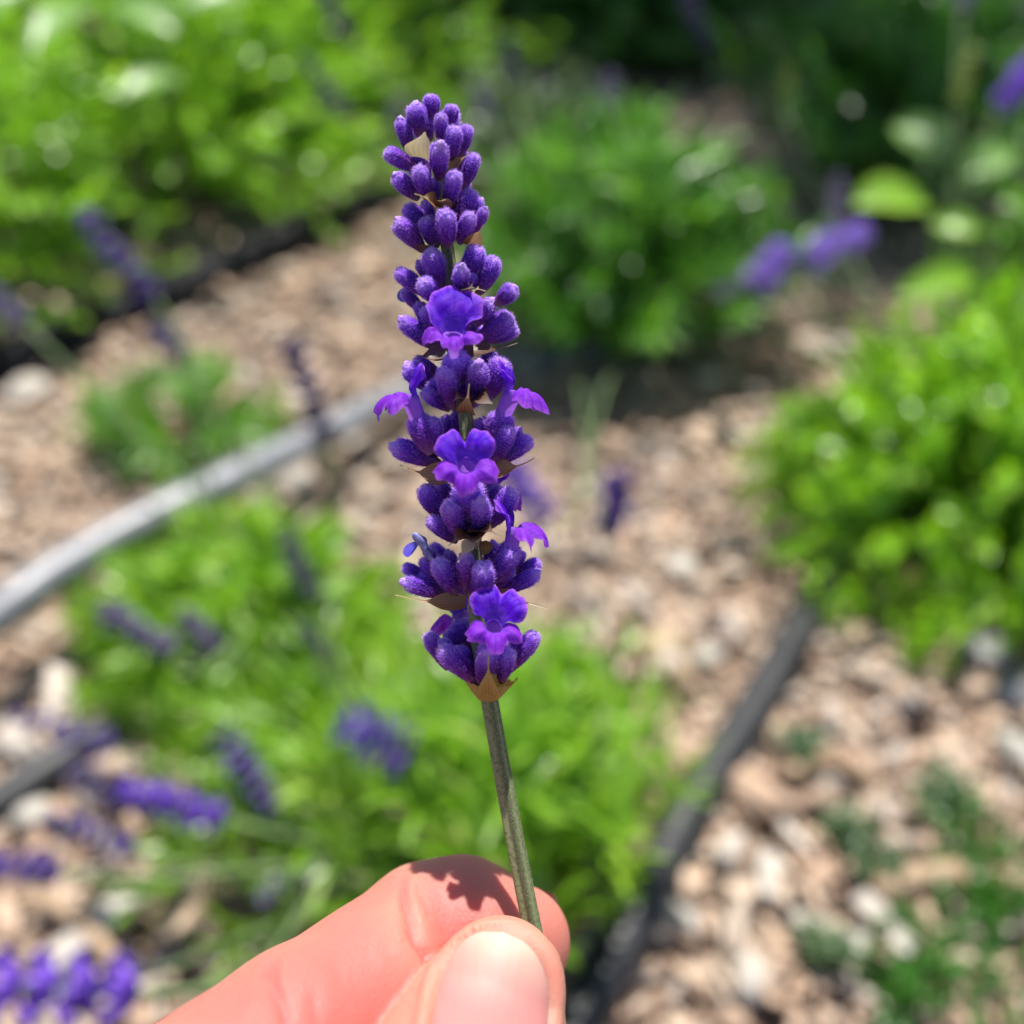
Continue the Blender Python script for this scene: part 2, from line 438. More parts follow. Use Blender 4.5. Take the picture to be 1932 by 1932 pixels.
# the larger chips lying on top, one by one
chip_meshes = []
for i in range(14):
    v, f, t = chips(1, (0, 0.0001), (0, 0.0001), 0.036, 0.05, 100 + i)
    v = v - v.mean(0)
    chip_meshes.append(mesh('wood_chip', v, f, smooth=False, attrs={'tint': np.full(8, (0.35, 0.55, 0.65, 0.75, 0.85, 0.95, 1.0)[i % 7])}))
MARKS = [(1283, 1092, 'near the round white stone'), (1400, 1390, 'beside the right hand black hose'), (1250, 1640, 'beside the lower end of the black hose'), (1880, 1330, 'among the grey stones'),
         (1560, 1560, 'near the egg shaped pebble'), (1800, 1720, 'around the knobbly stick'), (1420, 1880, 'near the cream stone'), (60, 1500, 'near the bright white stone'), (365, 1610, 'near the broad cream stone'),
         (200, 1850, 'under the bright fallen flower head'), (290, 800, 'on the path above the grey hose'), (60, 770, 'at the foot of the big left shrub'), (560, 930, 'just below the grey hose'), (700, 560, 'on the path behind the held flower'),
         (1100, 1050, 'in front of the half shaded plant'), (1600, 600, 'behind the dense bright bush'), (700, 1350, 'beside the grassy clump')]
k = 0
while k < 170:
    px, py = random.uniform(-60, 1990), random.uniform(420, 2000)
    g = G(px, py)
    if g.y > 1.3:
        continue
    o = link('wood_chip', chip_meshes[k % 14], M['chip'])
    o.location = (g.x, g.y, random.uniform(0.009, 0.013))
    o.rotation_euler = (random.gauss(0, 0.2), random.gauss(0, 0.2), random.uniform(0, 6.28))
    s = random.uniform(0.35, 0.72); o.scale = (s, s * random.uniform(0.7, 1.3), s)
    tone = ('reddish tan', 'tan', 'buff', 'grey brown', 'grey', 'cream', 'bleached white')[(k % 14) % 7]
    near = min(MARKS, key=lambda m: (G(m[0], m[1]).xy - g.xy).length)[2]
    tag(o, tone + ' loose wood chip on the mulch ' + near, 'wood chip', 'larger ' + tone + ' chips ' + near)
    k += 1

def pebble(name, px, py, size, mat, label, cat, seed, flat=0.6, z=0.006):
    r = random.Random(seed)
    n1, n2 = 9, 12
    v, f = [], []
    off = Vector((r.uniform(0, 50), r.uniform(0, 50), 0))
    for i in range(n1 + 1):
        a = math.pi * i / n1
        for j in range(n2):
            b = 2 * math.pi * j / n2
            d = Vector((math.sin(a) * math.cos(b), math.sin(a) * math.sin(b), math.cos(a)))
            k_ = 1 + 0.28 * mnoise.noise(d * 1.3 + off)
            v.append((d.x * size[0] / 2 * k_, d.y * size[1] / 2 * k_, d.z * size[0] / 2 * flat * k_))
    for i in range(n1):
        for j in range(n2):
            f.append((i * n2 + j, (i + 1) * n2 + j, (i + 1) * n2 + (j + 1) % n2, i * n2 + (j + 1) % n2))
    o = link(name, mesh(name, v, f), mat)
    g = G(px, py)
    o.scale = (0.72, 0.72, 0.72)
    o.location = (g.x, g.y, z + size[0] * flat * 0.18)
    o.rotation_euler = (0, 0, r.uniform(0, 6.28))
    return tag(o, label, cat)

pebble('stone', 1283, 1092, (0.026, 0.024), M['white_stone'], 'round white stone in the open mulch left of the right hand bush', 'stone', 1)
pebble('stone', 1330, 1262, (0.026, 0.016), M['white_stone'], 'oblong white stone beside the upper end of the black hose', 'stone', 2)
pebble('stone', 1265, 1272, (0.022, 0.017), M['white_stone'], 'smaller white stone at the edge of the grassy lavender clump', 'stone', 3)
pebble('stone', 1560, 1490, (0.013, 0.022), M['white_stone'], 'upright egg shaped white pebble beside green moss tufts', 'stone', 4)
pebble('stone', 1905, 1440, (0.034, 0.017), M['white_stone'], 'long white stone near the dark grey stones', 'stone', 5)
pebble('stone', 1850, 1255, (0.040, 0.030), M['grey_stone'], 'large grey stone in the shade below the right hand bush', 'stone', 6)
pebble('stone', 1905, 1330, (0.036, 0.03), M['grey_stone'], 'blue grey stone beside the large grey stone', 'stone', 7)
pebble('stone', 1700, 1350, (0.024, 0.02), M['grey_stone'], 'small grey stone between the black hose and the large grey stone', 'stone', 8)
pebble('stone', 50, 1420, (0.030, 0.040), M['pale_chip'], 'pale angular stone below the grey violet flower heads', 'stone', 9)
pebble('stone', 75, 1560, (0.026, 0.020), M['white_stone'], 'bright white stone beside the fallen violet flower heads', 'stone', 10)
pebble('stone', 365, 1610, (0.034, 0.024), M['pale_chip'], 'broad cream stone below the bright flowering head', 'stone', 11)
pebble('stone', 290, 800, (0.022, 0.02), M['white_stone'], 'small white stone on the path above the grey hose', 'stone', 12)
pebble('stone', 60, 770, (0.05, 0.04), M['pale_chip'], 'pale flat stone on the path at the foot of the big bush', 'stone', 13)
pebble('stone', 560, 930, (0.04, 0.035), M['pale_chip'], 'beige stone just below the grey hose', 'stone', 14)
pebble('stone', 1410, 1870, (0.03, 0.02), M['pale_chip'], 'cream stone in the mulch near the thumb', 'stone', 15)
pebble('stone', 1590, 670, (0.024, 0.022), M['white_stone'], 'round pale stone behind the right hand bush', 'stone', 16)

def flat_chip(px, py, ln, wd, yaw, label, mat='pale_chip', z=0.014):
    v, f, t = chips(1, (0, 0.0001), (0, 0.0001), 0.02, 0.021, int(px + py))
    v = v - v.mean(0)
    ext = v.max(0) - v.min(0)
    b = np.array([(-1, -.7, -1), (1, -1, -1), (.9, 1, -1), (-1, .8, -1), (-.95, -.6, 1), (.93, -.9, 1), (.8, .9, 1), (-.9, .75, 1)]) * np.array([ln / 2, wd / 2, 0.0025])
    q = [(0, 3, 2, 1), (4, 5, 6, 7), (0, 1, 5, 4), (1, 2, 6, 5), (2, 3, 7, 6), (3, 0, 4, 7)]
    o = link('wood_chip', mesh('wood_chip', b, q, smooth=False), M[mat])
    g = G(px, py)
    o.location = (g.x, g.y, z)
    o.rotation_euler = (random.gauss(0, .1), random.gauss(0, .1), yaw)
    tag(o, label, 'wood chip')
flat_chip(195, 1790, 0.050, 0.016, 0.9, 'long cream splinter above the bright flowering head at the foot of the picture')
flat_chip(1655, 1780, 0.030, 0.013, -0.9, 'pale splinter beside the dark moss')
flat_chip(1440, 1690, 0.022, 0.010, 1.4, 'short pale splinter beside the lower black hose')
flat_chip(1255, 1750, 0.030, 0.008, -0.7, 'thin pale splinter touching the black hose')
flat_chip(1560, 1800, 0.034, 0.009, -0.35, 'thin grey white splinter crossing the mulch')

def stick(pxs, rad, label, z=0.014):
    pts = [G(x, y) + Vector((0, 0, z)) for x, y in pxs]
    p = spline([tuple(q) for q in pts], 14)
    v, f = tube(p, np.array([rad * (1 + 0.25 * math.sin(i * 2.1)) for i in range(14)]), 7)
    tag(link('stick', mesh('stick', v, f), M['stick']), label, 'stick')
stick([(1640, 1720), (1720, 1690), (1830, 1695), (1960, 1730)], 0.006, 'knobbly tan stick lying across the shaded moss')
stick([(1480, 1500), (1560, 1475), (1640, 1505)], 0.004, 'thin tan twig beside the egg shaped pebble')
stick([(60, 1730), (150, 1760), (240, 1860)], 0.004, 'slender brown twig under the fallen flower heads')

# ================================================================== hoses
def hose(pts, rad, mat, label):
    p = spline([tuple(q) for q in pts], 90)
    v, f = tube(p, rad, 20)
    o = link('irrigation_hose', mesh('irrigation_hose', v, f), mat)
    tag(o, label, 'hose')
    return o, p
def gp(x, y, z):
    return G(x, y, z)
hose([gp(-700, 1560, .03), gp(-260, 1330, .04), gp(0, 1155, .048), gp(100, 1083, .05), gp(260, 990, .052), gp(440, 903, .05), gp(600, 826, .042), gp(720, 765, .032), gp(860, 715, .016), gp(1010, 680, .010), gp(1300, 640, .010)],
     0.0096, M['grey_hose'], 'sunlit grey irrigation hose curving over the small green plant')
hq = gp(1060, 1990, .011); hd = hq - gp(1180, 1765, .011)
hose([hq + hd * 8 + Vector((-.06, 0, 0)), hq + hd * 6 + Vector((-.03, 0, 0)), hq + hd * 4 + Vector((-.012, 0, 0)), hq + hd * 2, hq + hd, hq, gp(1180, 1765, .012), gp(1250, 1620, .013), gp(1330, 1480, .013), gp(1420, 1340, .012), gp(1490, 1220, .012), gp(1540, 1130, .011), gp(1610, 1010, .01), gp(1760, 860, .01), gp(2000, 700, .01)],
     0.0098, M['hose'], 'black irrigation hose running from the fingertips to under the right bush')
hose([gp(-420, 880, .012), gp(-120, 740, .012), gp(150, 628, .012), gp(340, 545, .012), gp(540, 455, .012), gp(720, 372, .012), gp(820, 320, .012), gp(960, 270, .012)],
     0.0165, M['shadow_gap_hose'], 'black hose thickened to stand for the shadow gap under the big left bush')  # made wide and black to paint the dark gap of shade there
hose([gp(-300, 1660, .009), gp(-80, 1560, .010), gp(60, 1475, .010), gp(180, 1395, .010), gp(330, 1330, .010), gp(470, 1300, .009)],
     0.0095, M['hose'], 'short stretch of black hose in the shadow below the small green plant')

# ================================================================== foliage
def leaf_mesh(name, base, d, nrm, ln, wd, bend, tint):
    """many small pointed leaves: 6 vertices and 4 triangles each"""
    d = unit(d); nrm = unit(nrm - d * np.sum(nrm * d, 1, keepdims=True)); s = np.cross(d, nrm)
    ln = ln[:, None]; wd = wd[:, None]; bend = bend[:, None]
    p0 = base
    p1 = base + d * ln * 0.35 + nrm * bend * ln * 0.25
    p2 = base + d * ln * 0.72 + nrm * bend * ln * 0.2
    p3 = base + d * ln - nrm * bend * ln * 0.25
    v = np.stack([p0, p1 - s * wd * .5, p1 + s * wd * .5, p2 - s * wd * .42, p2 + s * wd * .42, p3], 1)
    n = len(base)
    q = np.array([(0, 2, 1), (1, 2, 4), (1, 4, 3), (3, 4, 5)])
    f = (q[None] + (np.arange(n) * 6)[:, None, None]).reshape(-1, 3)
    return mesh(name, v.reshape(-1, 3), f, attrs={'tint': np.repeat(tint, 6)})

def shoots_leaves(c, rx, ry, h, nsh, per, ln, wd, rng, upright=0.0, root=0.35, wob=0.12, zmin=0.02):
    """leaves in pairs along shoots that rise from a root patch to a dome"""
    c = np.array(c, float)
    B, D, NR, LN, WD, T = [], [], [], [], [], []
    paths = []
    for i in range(nsh):
        a = rng.uniform(0, 2 * math.pi); e = rng.uniform(0, 1) ** (0.75)
        th = e * math.pi / 2 * (1 - upright) * 0.98
        fr = rng.uniform(0.72, 1.08)
        tip = np.array([math.sin(th) * math.cos(a) * rx, math.sin(th) * math.sin(a) * ry, math.cos(th) * h * 0.97 + 0.03 * h]) * fr
        rt = np.array([math.cos(a) * rx, math.sin(a) * ry, 0]) * root * math.sqrt(rng.uniform(0, 1)) * (0.4 + 0.6 * e)
        tip = tip + rt * upright
        tip[2] = max(tip[2], zmin)
        mid = (rt + tip) / 2 + np.array([0, 0, 0.18 * h]) + rng.normal(0, wob, 3) * h
        mid[2] = max(mid[2], 0.005)
        t = np.sort(rng.uniform(0.22, 1.0, per)) ** 0.8
        t = t[:, None]
        p = (1 - t) ** 2 * rt + 2 * t * (1 - t) * mid + t ** 2 * tip
        tg = unit(2 * (1 - t) * (mid - rt) + 2 * t * (tip - mid))
        rnd = unit(rng.normal(size=(per, 3)))
        side = unit(np.cross(tg, rnd))
        spread = rng.uniform(0.45, 1.1, per)[:, None]
        d = unit(tg + side * spread)
        B.append(p); D.append(d); NR.append(unit(tg * 0.8 - side * 0.6 + np.array([0, 0, 0.5])))
        k_ = rng.uniform(0.6, 1.15, per) * (0.65 + 0.35 * np.sin(t[:, 0] * math.pi * 0.8))
        LN.append(ln * k_); WD.append(wd * rng.uniform(0.7, 1.2, per))
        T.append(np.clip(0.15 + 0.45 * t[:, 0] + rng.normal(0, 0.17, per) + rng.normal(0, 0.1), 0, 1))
        paths.append((rt, mid, tip))
    B = np.vstack(B) + c
    B[:, 2] = np.maximum(B[:, 2], 0.006)
    n = len(B)
    return (B, np.vstack(D), np.vstack(NR), np.concatenate(LN), np.concatenate(WD), rng.uniform(0.0, 0.5, n), np.concatenate(T)), paths

def bush(name, centre, rx, ry, h, nsh, per, ln, wd, mat, label, cat, seed, group=None, upright=0.0, root=0.35, stems=True, wob=0.12):
    rng = np.random.default_rng(seed)
    loc = Vector((centre[0], centre[1], 0))
    e = empty(name, loc, label, cat, group)
    data, paths = shoots_leaves((centre[0], centre[1], 0), rx, ry, h, nsh, per, ln, wd, rng, upright, root, wob)
    fo = link('foliage', leaf_mesh('foliage', *data), mat, kind='stuff')
    world_child(fo, e, loc)
    if stems:
        V, F, off = [], [], 0
        for (a, b, c_) in paths[::3]:
            t = np.linspace(0, 0.95, 5)[:, None]
            p = (1 - t) ** 2 * a + 2 * t * (1 - t) * b + t ** 2 * c_ + np.array([centre[0], centre[1], 0])
            v, f = tube(p, np.linspace(0.0016, 0.0007, 5), 4, cap=False)
            V.append(v); F += [tuple(i + off for i in q) for q in f]; off += len(v)
        st = link('shoots', mesh('shoots', np.vstack(V), F), M['stalk'], kind='stuff')
        world_child(st, e, loc)
    return e

# big bright bushes on the left
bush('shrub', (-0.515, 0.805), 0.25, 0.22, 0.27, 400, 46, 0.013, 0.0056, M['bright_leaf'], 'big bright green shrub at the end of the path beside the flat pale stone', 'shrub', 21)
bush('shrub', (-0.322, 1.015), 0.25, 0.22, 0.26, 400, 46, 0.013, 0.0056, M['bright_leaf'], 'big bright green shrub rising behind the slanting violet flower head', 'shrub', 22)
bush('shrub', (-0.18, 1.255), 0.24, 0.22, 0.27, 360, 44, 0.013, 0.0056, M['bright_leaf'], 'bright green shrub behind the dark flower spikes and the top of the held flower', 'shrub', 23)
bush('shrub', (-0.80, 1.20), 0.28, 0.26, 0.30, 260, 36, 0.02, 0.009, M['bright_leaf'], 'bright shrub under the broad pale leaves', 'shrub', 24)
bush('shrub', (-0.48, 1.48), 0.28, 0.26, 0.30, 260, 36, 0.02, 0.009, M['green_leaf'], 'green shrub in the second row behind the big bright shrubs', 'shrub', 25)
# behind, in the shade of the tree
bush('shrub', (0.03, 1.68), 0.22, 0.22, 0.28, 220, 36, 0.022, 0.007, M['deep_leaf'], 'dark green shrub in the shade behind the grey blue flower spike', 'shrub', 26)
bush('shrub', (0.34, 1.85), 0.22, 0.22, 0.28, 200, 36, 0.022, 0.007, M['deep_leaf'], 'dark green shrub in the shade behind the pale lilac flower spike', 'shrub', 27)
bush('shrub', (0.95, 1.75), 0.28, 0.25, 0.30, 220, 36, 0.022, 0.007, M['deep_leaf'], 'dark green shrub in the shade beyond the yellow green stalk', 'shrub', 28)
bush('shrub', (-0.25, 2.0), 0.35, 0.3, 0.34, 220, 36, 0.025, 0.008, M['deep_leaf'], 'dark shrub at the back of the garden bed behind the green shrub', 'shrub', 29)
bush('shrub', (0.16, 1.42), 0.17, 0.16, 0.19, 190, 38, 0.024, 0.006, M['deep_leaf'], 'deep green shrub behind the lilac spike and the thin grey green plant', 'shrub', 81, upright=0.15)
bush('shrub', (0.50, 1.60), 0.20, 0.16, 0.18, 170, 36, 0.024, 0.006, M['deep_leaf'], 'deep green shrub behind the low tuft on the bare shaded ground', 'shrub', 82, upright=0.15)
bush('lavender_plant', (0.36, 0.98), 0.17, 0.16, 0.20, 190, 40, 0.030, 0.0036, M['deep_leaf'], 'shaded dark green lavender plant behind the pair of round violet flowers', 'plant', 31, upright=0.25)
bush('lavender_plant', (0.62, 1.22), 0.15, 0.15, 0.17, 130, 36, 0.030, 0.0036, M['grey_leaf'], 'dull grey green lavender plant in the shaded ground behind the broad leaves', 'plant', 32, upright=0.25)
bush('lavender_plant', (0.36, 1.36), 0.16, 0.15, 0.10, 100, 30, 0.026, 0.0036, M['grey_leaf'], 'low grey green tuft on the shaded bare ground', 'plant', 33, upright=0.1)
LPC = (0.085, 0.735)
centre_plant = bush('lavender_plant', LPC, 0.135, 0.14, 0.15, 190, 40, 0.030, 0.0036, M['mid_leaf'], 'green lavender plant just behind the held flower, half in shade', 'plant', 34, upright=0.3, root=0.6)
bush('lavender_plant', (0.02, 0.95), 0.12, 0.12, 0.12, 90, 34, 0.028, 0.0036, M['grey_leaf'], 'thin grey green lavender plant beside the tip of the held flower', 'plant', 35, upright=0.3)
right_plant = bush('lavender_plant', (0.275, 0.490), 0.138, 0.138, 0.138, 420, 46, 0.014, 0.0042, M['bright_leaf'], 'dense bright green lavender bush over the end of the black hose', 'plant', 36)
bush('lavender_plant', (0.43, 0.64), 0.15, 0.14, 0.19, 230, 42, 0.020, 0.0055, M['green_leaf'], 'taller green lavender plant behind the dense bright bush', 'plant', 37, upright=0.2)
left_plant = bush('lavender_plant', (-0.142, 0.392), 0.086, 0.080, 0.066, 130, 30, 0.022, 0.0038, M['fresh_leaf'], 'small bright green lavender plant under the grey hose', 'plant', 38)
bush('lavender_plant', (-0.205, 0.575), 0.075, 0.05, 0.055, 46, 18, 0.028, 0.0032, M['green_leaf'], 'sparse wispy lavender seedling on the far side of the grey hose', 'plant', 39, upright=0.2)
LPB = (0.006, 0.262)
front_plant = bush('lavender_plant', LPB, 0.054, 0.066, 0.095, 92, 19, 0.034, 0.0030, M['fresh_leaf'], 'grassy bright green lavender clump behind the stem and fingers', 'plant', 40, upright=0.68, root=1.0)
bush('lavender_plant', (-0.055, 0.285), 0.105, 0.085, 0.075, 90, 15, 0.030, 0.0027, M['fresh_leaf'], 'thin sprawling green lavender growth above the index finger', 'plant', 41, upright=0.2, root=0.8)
for i, (x, y, r, h) in enumerate([(1500, 1455, .016, .022), (1590, 1610, .018, .026), (1650, 1670, .02, .02), (1545, 1830, .015, .02), (1830, 1620, .045, .03), (1850, 1850, .055, .04), (1745, 1830, .035, .028), (1690, 1900, .03, .026), (1760, 1540, .02, .02), (1895, 1720, .04, .03)]):
    g = G(x, y)
    lab = ['small green moss tuft beside the black hose', 'round green moss tuft in the middle of the mulch', 'moss tuft at the left end of the knobbly stick',
           'little green seedling tuft beside the grey white splinter', 'moss patch darkened as corner shade behind the knobbly stick', 'largest moss patch darkened as corner shade in front of the knobbly stick',
           'moss patch between the pale splinter and the largest moss patch', 'low moss patch in front of the pale splinter', 'small tuft beside the egg shaped pebble', 'moss patch darkened as corner shade under the knobbly stick'][i]
    r *= .62; h *= .6
    bush('moss_tuft', (g.x, g.y), r, r, h, 22, 16, 0.007, 0.0022, M['deep_leaf'] if r > .016 else M['grey_leaf'], lab, 'moss', 60 + i, stems=False)  # deep leaf on the larger tufts puts the corner's shade into colour

# broad leaved weeds: every leaf a part
def broad_leaf(parent, loc, base, tip, width, mat, normal=(0, -0.4, 0.9), cup=0.15, nseg=10, tint=0.5):
    b = np.array(base); t = np.array(tip); d = t - b; ln = np.linalg.norm(d); d = d / ln
    n = unit(np.array(normal, float) - d * np.dot(normal, d)); s = np.cross(d, n)
    v, f, T = [], [], []
    m_ = 6
    for i in range(nseg + 1):
        u = i / nseg
        w = width / 2 * (math.sin(math.pi * min(1, u * 0.93 + 0.04)) ** 0.6)
        for j in range(-m_, m_ + 1):
            q = j / m_
            v.append(b + d * ln * u + s * w * q + n * (cup * width * (q * q - 0.2) + 0.10 * ln * math.sin(u * math.pi) + 0.02 * width * math.sin(u * 17 + j)))
            T.append(tint + 0.25 * (abs(q) - 0.5))
    c = 2 * m_ + 1
    for i in range(nseg):
        for j in range(2 * m_):
            f.append((i * c + j, i * c + j + 1, (i + 1) * c + j + 1, (i + 1) * c + j))
    o = link('leaf', mesh('leaf', v, f, attrs={'tint': np.clip(T, 0, 1)}), mat)
    world_child(o, parent, loc)
    return o

def weed(root, leaves, mat, label, cat='weed'):
    loc = Vector(root)
    e = empty('broad_leaf_weed', loc, label, cat)
    for (b, t, w, nrm) in leaves:
        mid = (np.array(b) + np.array(root)) / 2 + np.array([0, 0, 0.02])
        p = spline([tuple(root), tuple(mid), tuple(b)], 8)
        v, f = tube(p, 0.0012, 6)
        o = link('leaf_stalk', mesh('leaf_stalk', v, f), M['stalk'])
        world_child(o, e, loc)
        broad_leaf(e, loc, b, t, w, mat, nrm)
    return e
weed(G(1790, 760), [(P(1745, 385, .62), P(1612, 385, .60), .030, (0, -.35, .9)), (P(1760, 420, .63), P(1850, 440, .62), .018, (0, -.5, .8)),
                    (P(1830, 520, .60), P(1690, 560, .57), .018, (.2, -.5, .8))], M['broad_leaf'], 'broad yellow green leaves catching the sun behind the bright lavender bush')
weed(G(1830, 560), [(P(1790, 300, .72), P(1690, 235, .74), .034, (0, -.5, .8)), (P(1815, 330, .72), P(1900, 280, .74), .028, (0, -.6, .8))], M['pale_leaf'], 'pale green broad leaves standing above the yellow green ones')
weed((-0.40, 0.92, 0.0), [(P(190, 15, .76), P(60, 95, .70), .030, (0, -.3, .9)), (P(330, 60, .76), P(220, 5, .78), .034, (0, -.3, .9)), (P(50, -20, .74), P(-60, 60, .72), .034, (0, -.3, .9)),
                         (P(340, 20, .78), P(470, -5, .80), .030, (0, -.3, .9)), (P(345, 150, .72), P(225, 185, .69), .024, (0, -.3, .9))], M['pale_leaf'], 'large pale green leaves on top of the big bright shrubs')

# young tree whose crown shades the back of the bed
def tree():
    loc = Vector((0.54, 2.27, 0))
    e = empty('young_tree', loc, 'young tree behind the bed, its crown shading the far ground', 'tree')
    rng = np.random.default_rng(77)
    p = spline([(0.54, 2.27, 0), (0.52, 2.28, 0.6), (0.56, 2.23, 1.2), (0.52, 2.2, 1.9)], 12)
    v, f = tube(p, np.linspace(0.04, 0.016, 12), 10)
    o = link('trunk', mesh('trunk', v, f), M['bark']); world_child(o, e, loc)
    V, F, off = [], [], 0
    B, D = [], []
    for i in range(34):
        z0 = rng.uniform(0.75, 1.85); a = rng.uniform(0, 2 * math.pi); l_ = rng.uniform(0.45, 0.85)
        s = np.array([0.54, 2.23, z0]); t = s + np.array([math.cos(a) * l_, math.sin(a) * l_ * 0.8, rng.uniform(0.1, 0.45)])
        q = spline([s, (s + t) / 2 + np.array([0, 0, 0.06]), t], 6)
        v, f = tube(q, np.linspace(0.012, 0.003, 6), 6, cap=False)
        V.append(v); F += [tuple(k + off for k in g) for g in f]; off += len(v)
        n = 230
        u = rng.uniform(0.3, 1.05, n)[:, None]
        B.append(s + (t - s) * u + rng.normal(0, 0.10, (n, 3))); D.append(rng.normal(size=(n, 3)) + (t - s))
    o = link('limbs', mesh('limbs', np.vstack(V), F), M['bark'], kind='stuff'); world_child(o, e, loc)
    B = np.vstack(B); D = np.vstack(D); n = len(B)
    me = leaf_mesh('crown', B, D, rng.normal(size=(n, 3)) + np.array([0, 0, 1.2]), rng.uniform(.06, .10, n), rng.uniform(.035, .055, n), rng.uniform(0, .3, n), rng.uniform(0, 1, n))
    o = link('crown', me, M['deep_leaf'], kind='stuff'); world_child(o, e, loc)
tree()

# ================================================================== flower heads in the background
def ellipsoid(c, axis, ln, w, n1=5, n2=7):
    axis = unit(axis); ref = np.array([0.3, 0.9, 0.2]); a = unit(np.cross(axis, ref)); b = np.cross(axis, a)
    v, f = [], []
    for i in range(n1 + 1):
        t = i / n1; r = w / 2 * math.sin(math.pi * (0.08 + 0.87 * t)) ** 0.7
        for j in range(n2):
            th = 2 * math.pi * j / n2
            v.append(np.array(c) + axis * ln * t + (a * math.cos(th) + b * math.sin(th)) * r)
    for i in range(n1):
        for j in range(n2):
            k_ = (j + 1) % n2
            f.append((i * n2 + j, i * n2 + k_, (i + 1) * n2 + k_, (i + 1) * n2 + j))
    f.append(tuple(range(n2 - 1, -1, -1))); f.append(tuple(n1 * n2 + j for j in range(n2)))
    return v, f

def head_mesh(seed, petals, loose=1.0):
    """unit-length spike along +z made of whorls of buds"""
    r = random.Random(seed)
    V, F, T, off = [], [], [], 0
    nw = r.choice((6, 7))
    for w in range(nw):
        z = 0.02 + 0.86 * w / (nw - 1) + r.uniform(-.015, .015)
        rad = 0.085 * (1 - 0.35 * w / nw)
        nb = 7 if w < nw - 1 else 5
        for b in range(nb):
            a = 2 * math.pi * (b + 0.5 * (w % 2)) / nb + r.uniform(-.25, .25)
            ax = np.array([math.cos(a), math.sin(a), r.uniform(0.9, 1.7) + (1.5 if w == nw - 1 else 0)])
            c = np.array([math.cos(a), math.sin(a), 0]) * rad * 0.25 + np.array([0, 0, z])
            v, f = ellipsoid(c, ax, r.uniform(.10, .135), r.uniform(.052, .066))
            V += v; F += [tuple(i + off for i in q) for q in f]; off += len(v)
            T += list(np.clip(np.repeat(np.linspace(0.05, 0.75, 6), 7) + r.uniform(-.2, .25), 0, 1))
            if r.random() < petals:
                m = unit(ax); u = unit(np.cross(m, (0.2, 0.1, 0.9))); vv = np.cross(m, u)
                tip = c + m * .13
                for k_ in range(5):
                    th = 2 * math.pi * k_ / 5
                    d = u * math.cos(th) + vv * math.sin(th)
                    s = np.cross(m, d)
                    q = [tip, tip + d * .035 - s * .028 + m * .02, tip + d * .075 + m * .012, tip + d * .035 + s * .028 + m * .02]
                    V += q; F.append((off, off + 1, off + 2, off + 3)); off += 4; T += [0.7, 0.95, 1.0, 0.95]
    # core
    v, f = tube([(0, 0, -0.02), (0, 0, 0.5), (0, 0, 0.95)], [0.022, 0.02, 0.012], 6)
    V += list(v); F += [tuple(i + off for i in q) for q in f]; T += [0.0] * len(v)
    return mesh('flower_head', V, F, attrs={'tint': T})
HEADS = {k: [] for k in ('head_green', 'head_lilac', 'head_violet', 'head_grey', 'head_dark', 'head_bright')}
for k in HEADS:
    for s in range(2):
        me = head_mesh(len(k) * 7 + s, {'head_bright': 0.75, 'head_violet': 0.28, 'head_grey': 0.1, 'head_dark': 0.0, 'head_green': 0.0, 'head_lilac': 0.6}[k])
        me.materials.append(M[k])
        HEADS[k].append(me)

stalk_n = [0]
def stalk(plant, tip, base, d, kind, root, dz=0.0, thick=1.0, d2=None):
    """one flower stalk with its head: tip and base of the head in px, depth in m; root: a world point"""
    loc = Vector(plant.location)
    t = P(tip[0], tip[1], d + dz); b = P(base[0], base[1], d)
    ax = t - b
    ln = ax.length
    r = Vector(root)
    p = spline([tuple(t - ax * 0.05), tuple(b), tuple(b - ax * 0.35 + (r - b) * 0.12), tuple(b.lerp(r, 0.6) + Vector((0, 0, 0.008))), tuple(r)], 16)
    v, f = tube(p, 0.0011, 5)
    o = link('flower_stalk', mesh('flower_stalk', v, f), M['stalk'])
    world_child(o, plant, loc)
    if kind:
        stalk_n[0] += 1
        h = link('flower_head', HEADS[kind][stalk_n[0] % 2])
        h.parent = o
        wide = min(max(0.075 / max(ln / 0.8, 0.02), 1.0), 2.2) * thick
        h.matrix_local = Matrix.Translation(b) @ ax.to_track_quat('Z', 'Y').to_matrix().to_4x4() @ Matrix.Rotation(stalk_n[0] * 1.3, 4, 'Z') @ Matrix.Diagonal((ln * wide, ln * wide, ln, 1))
    return o

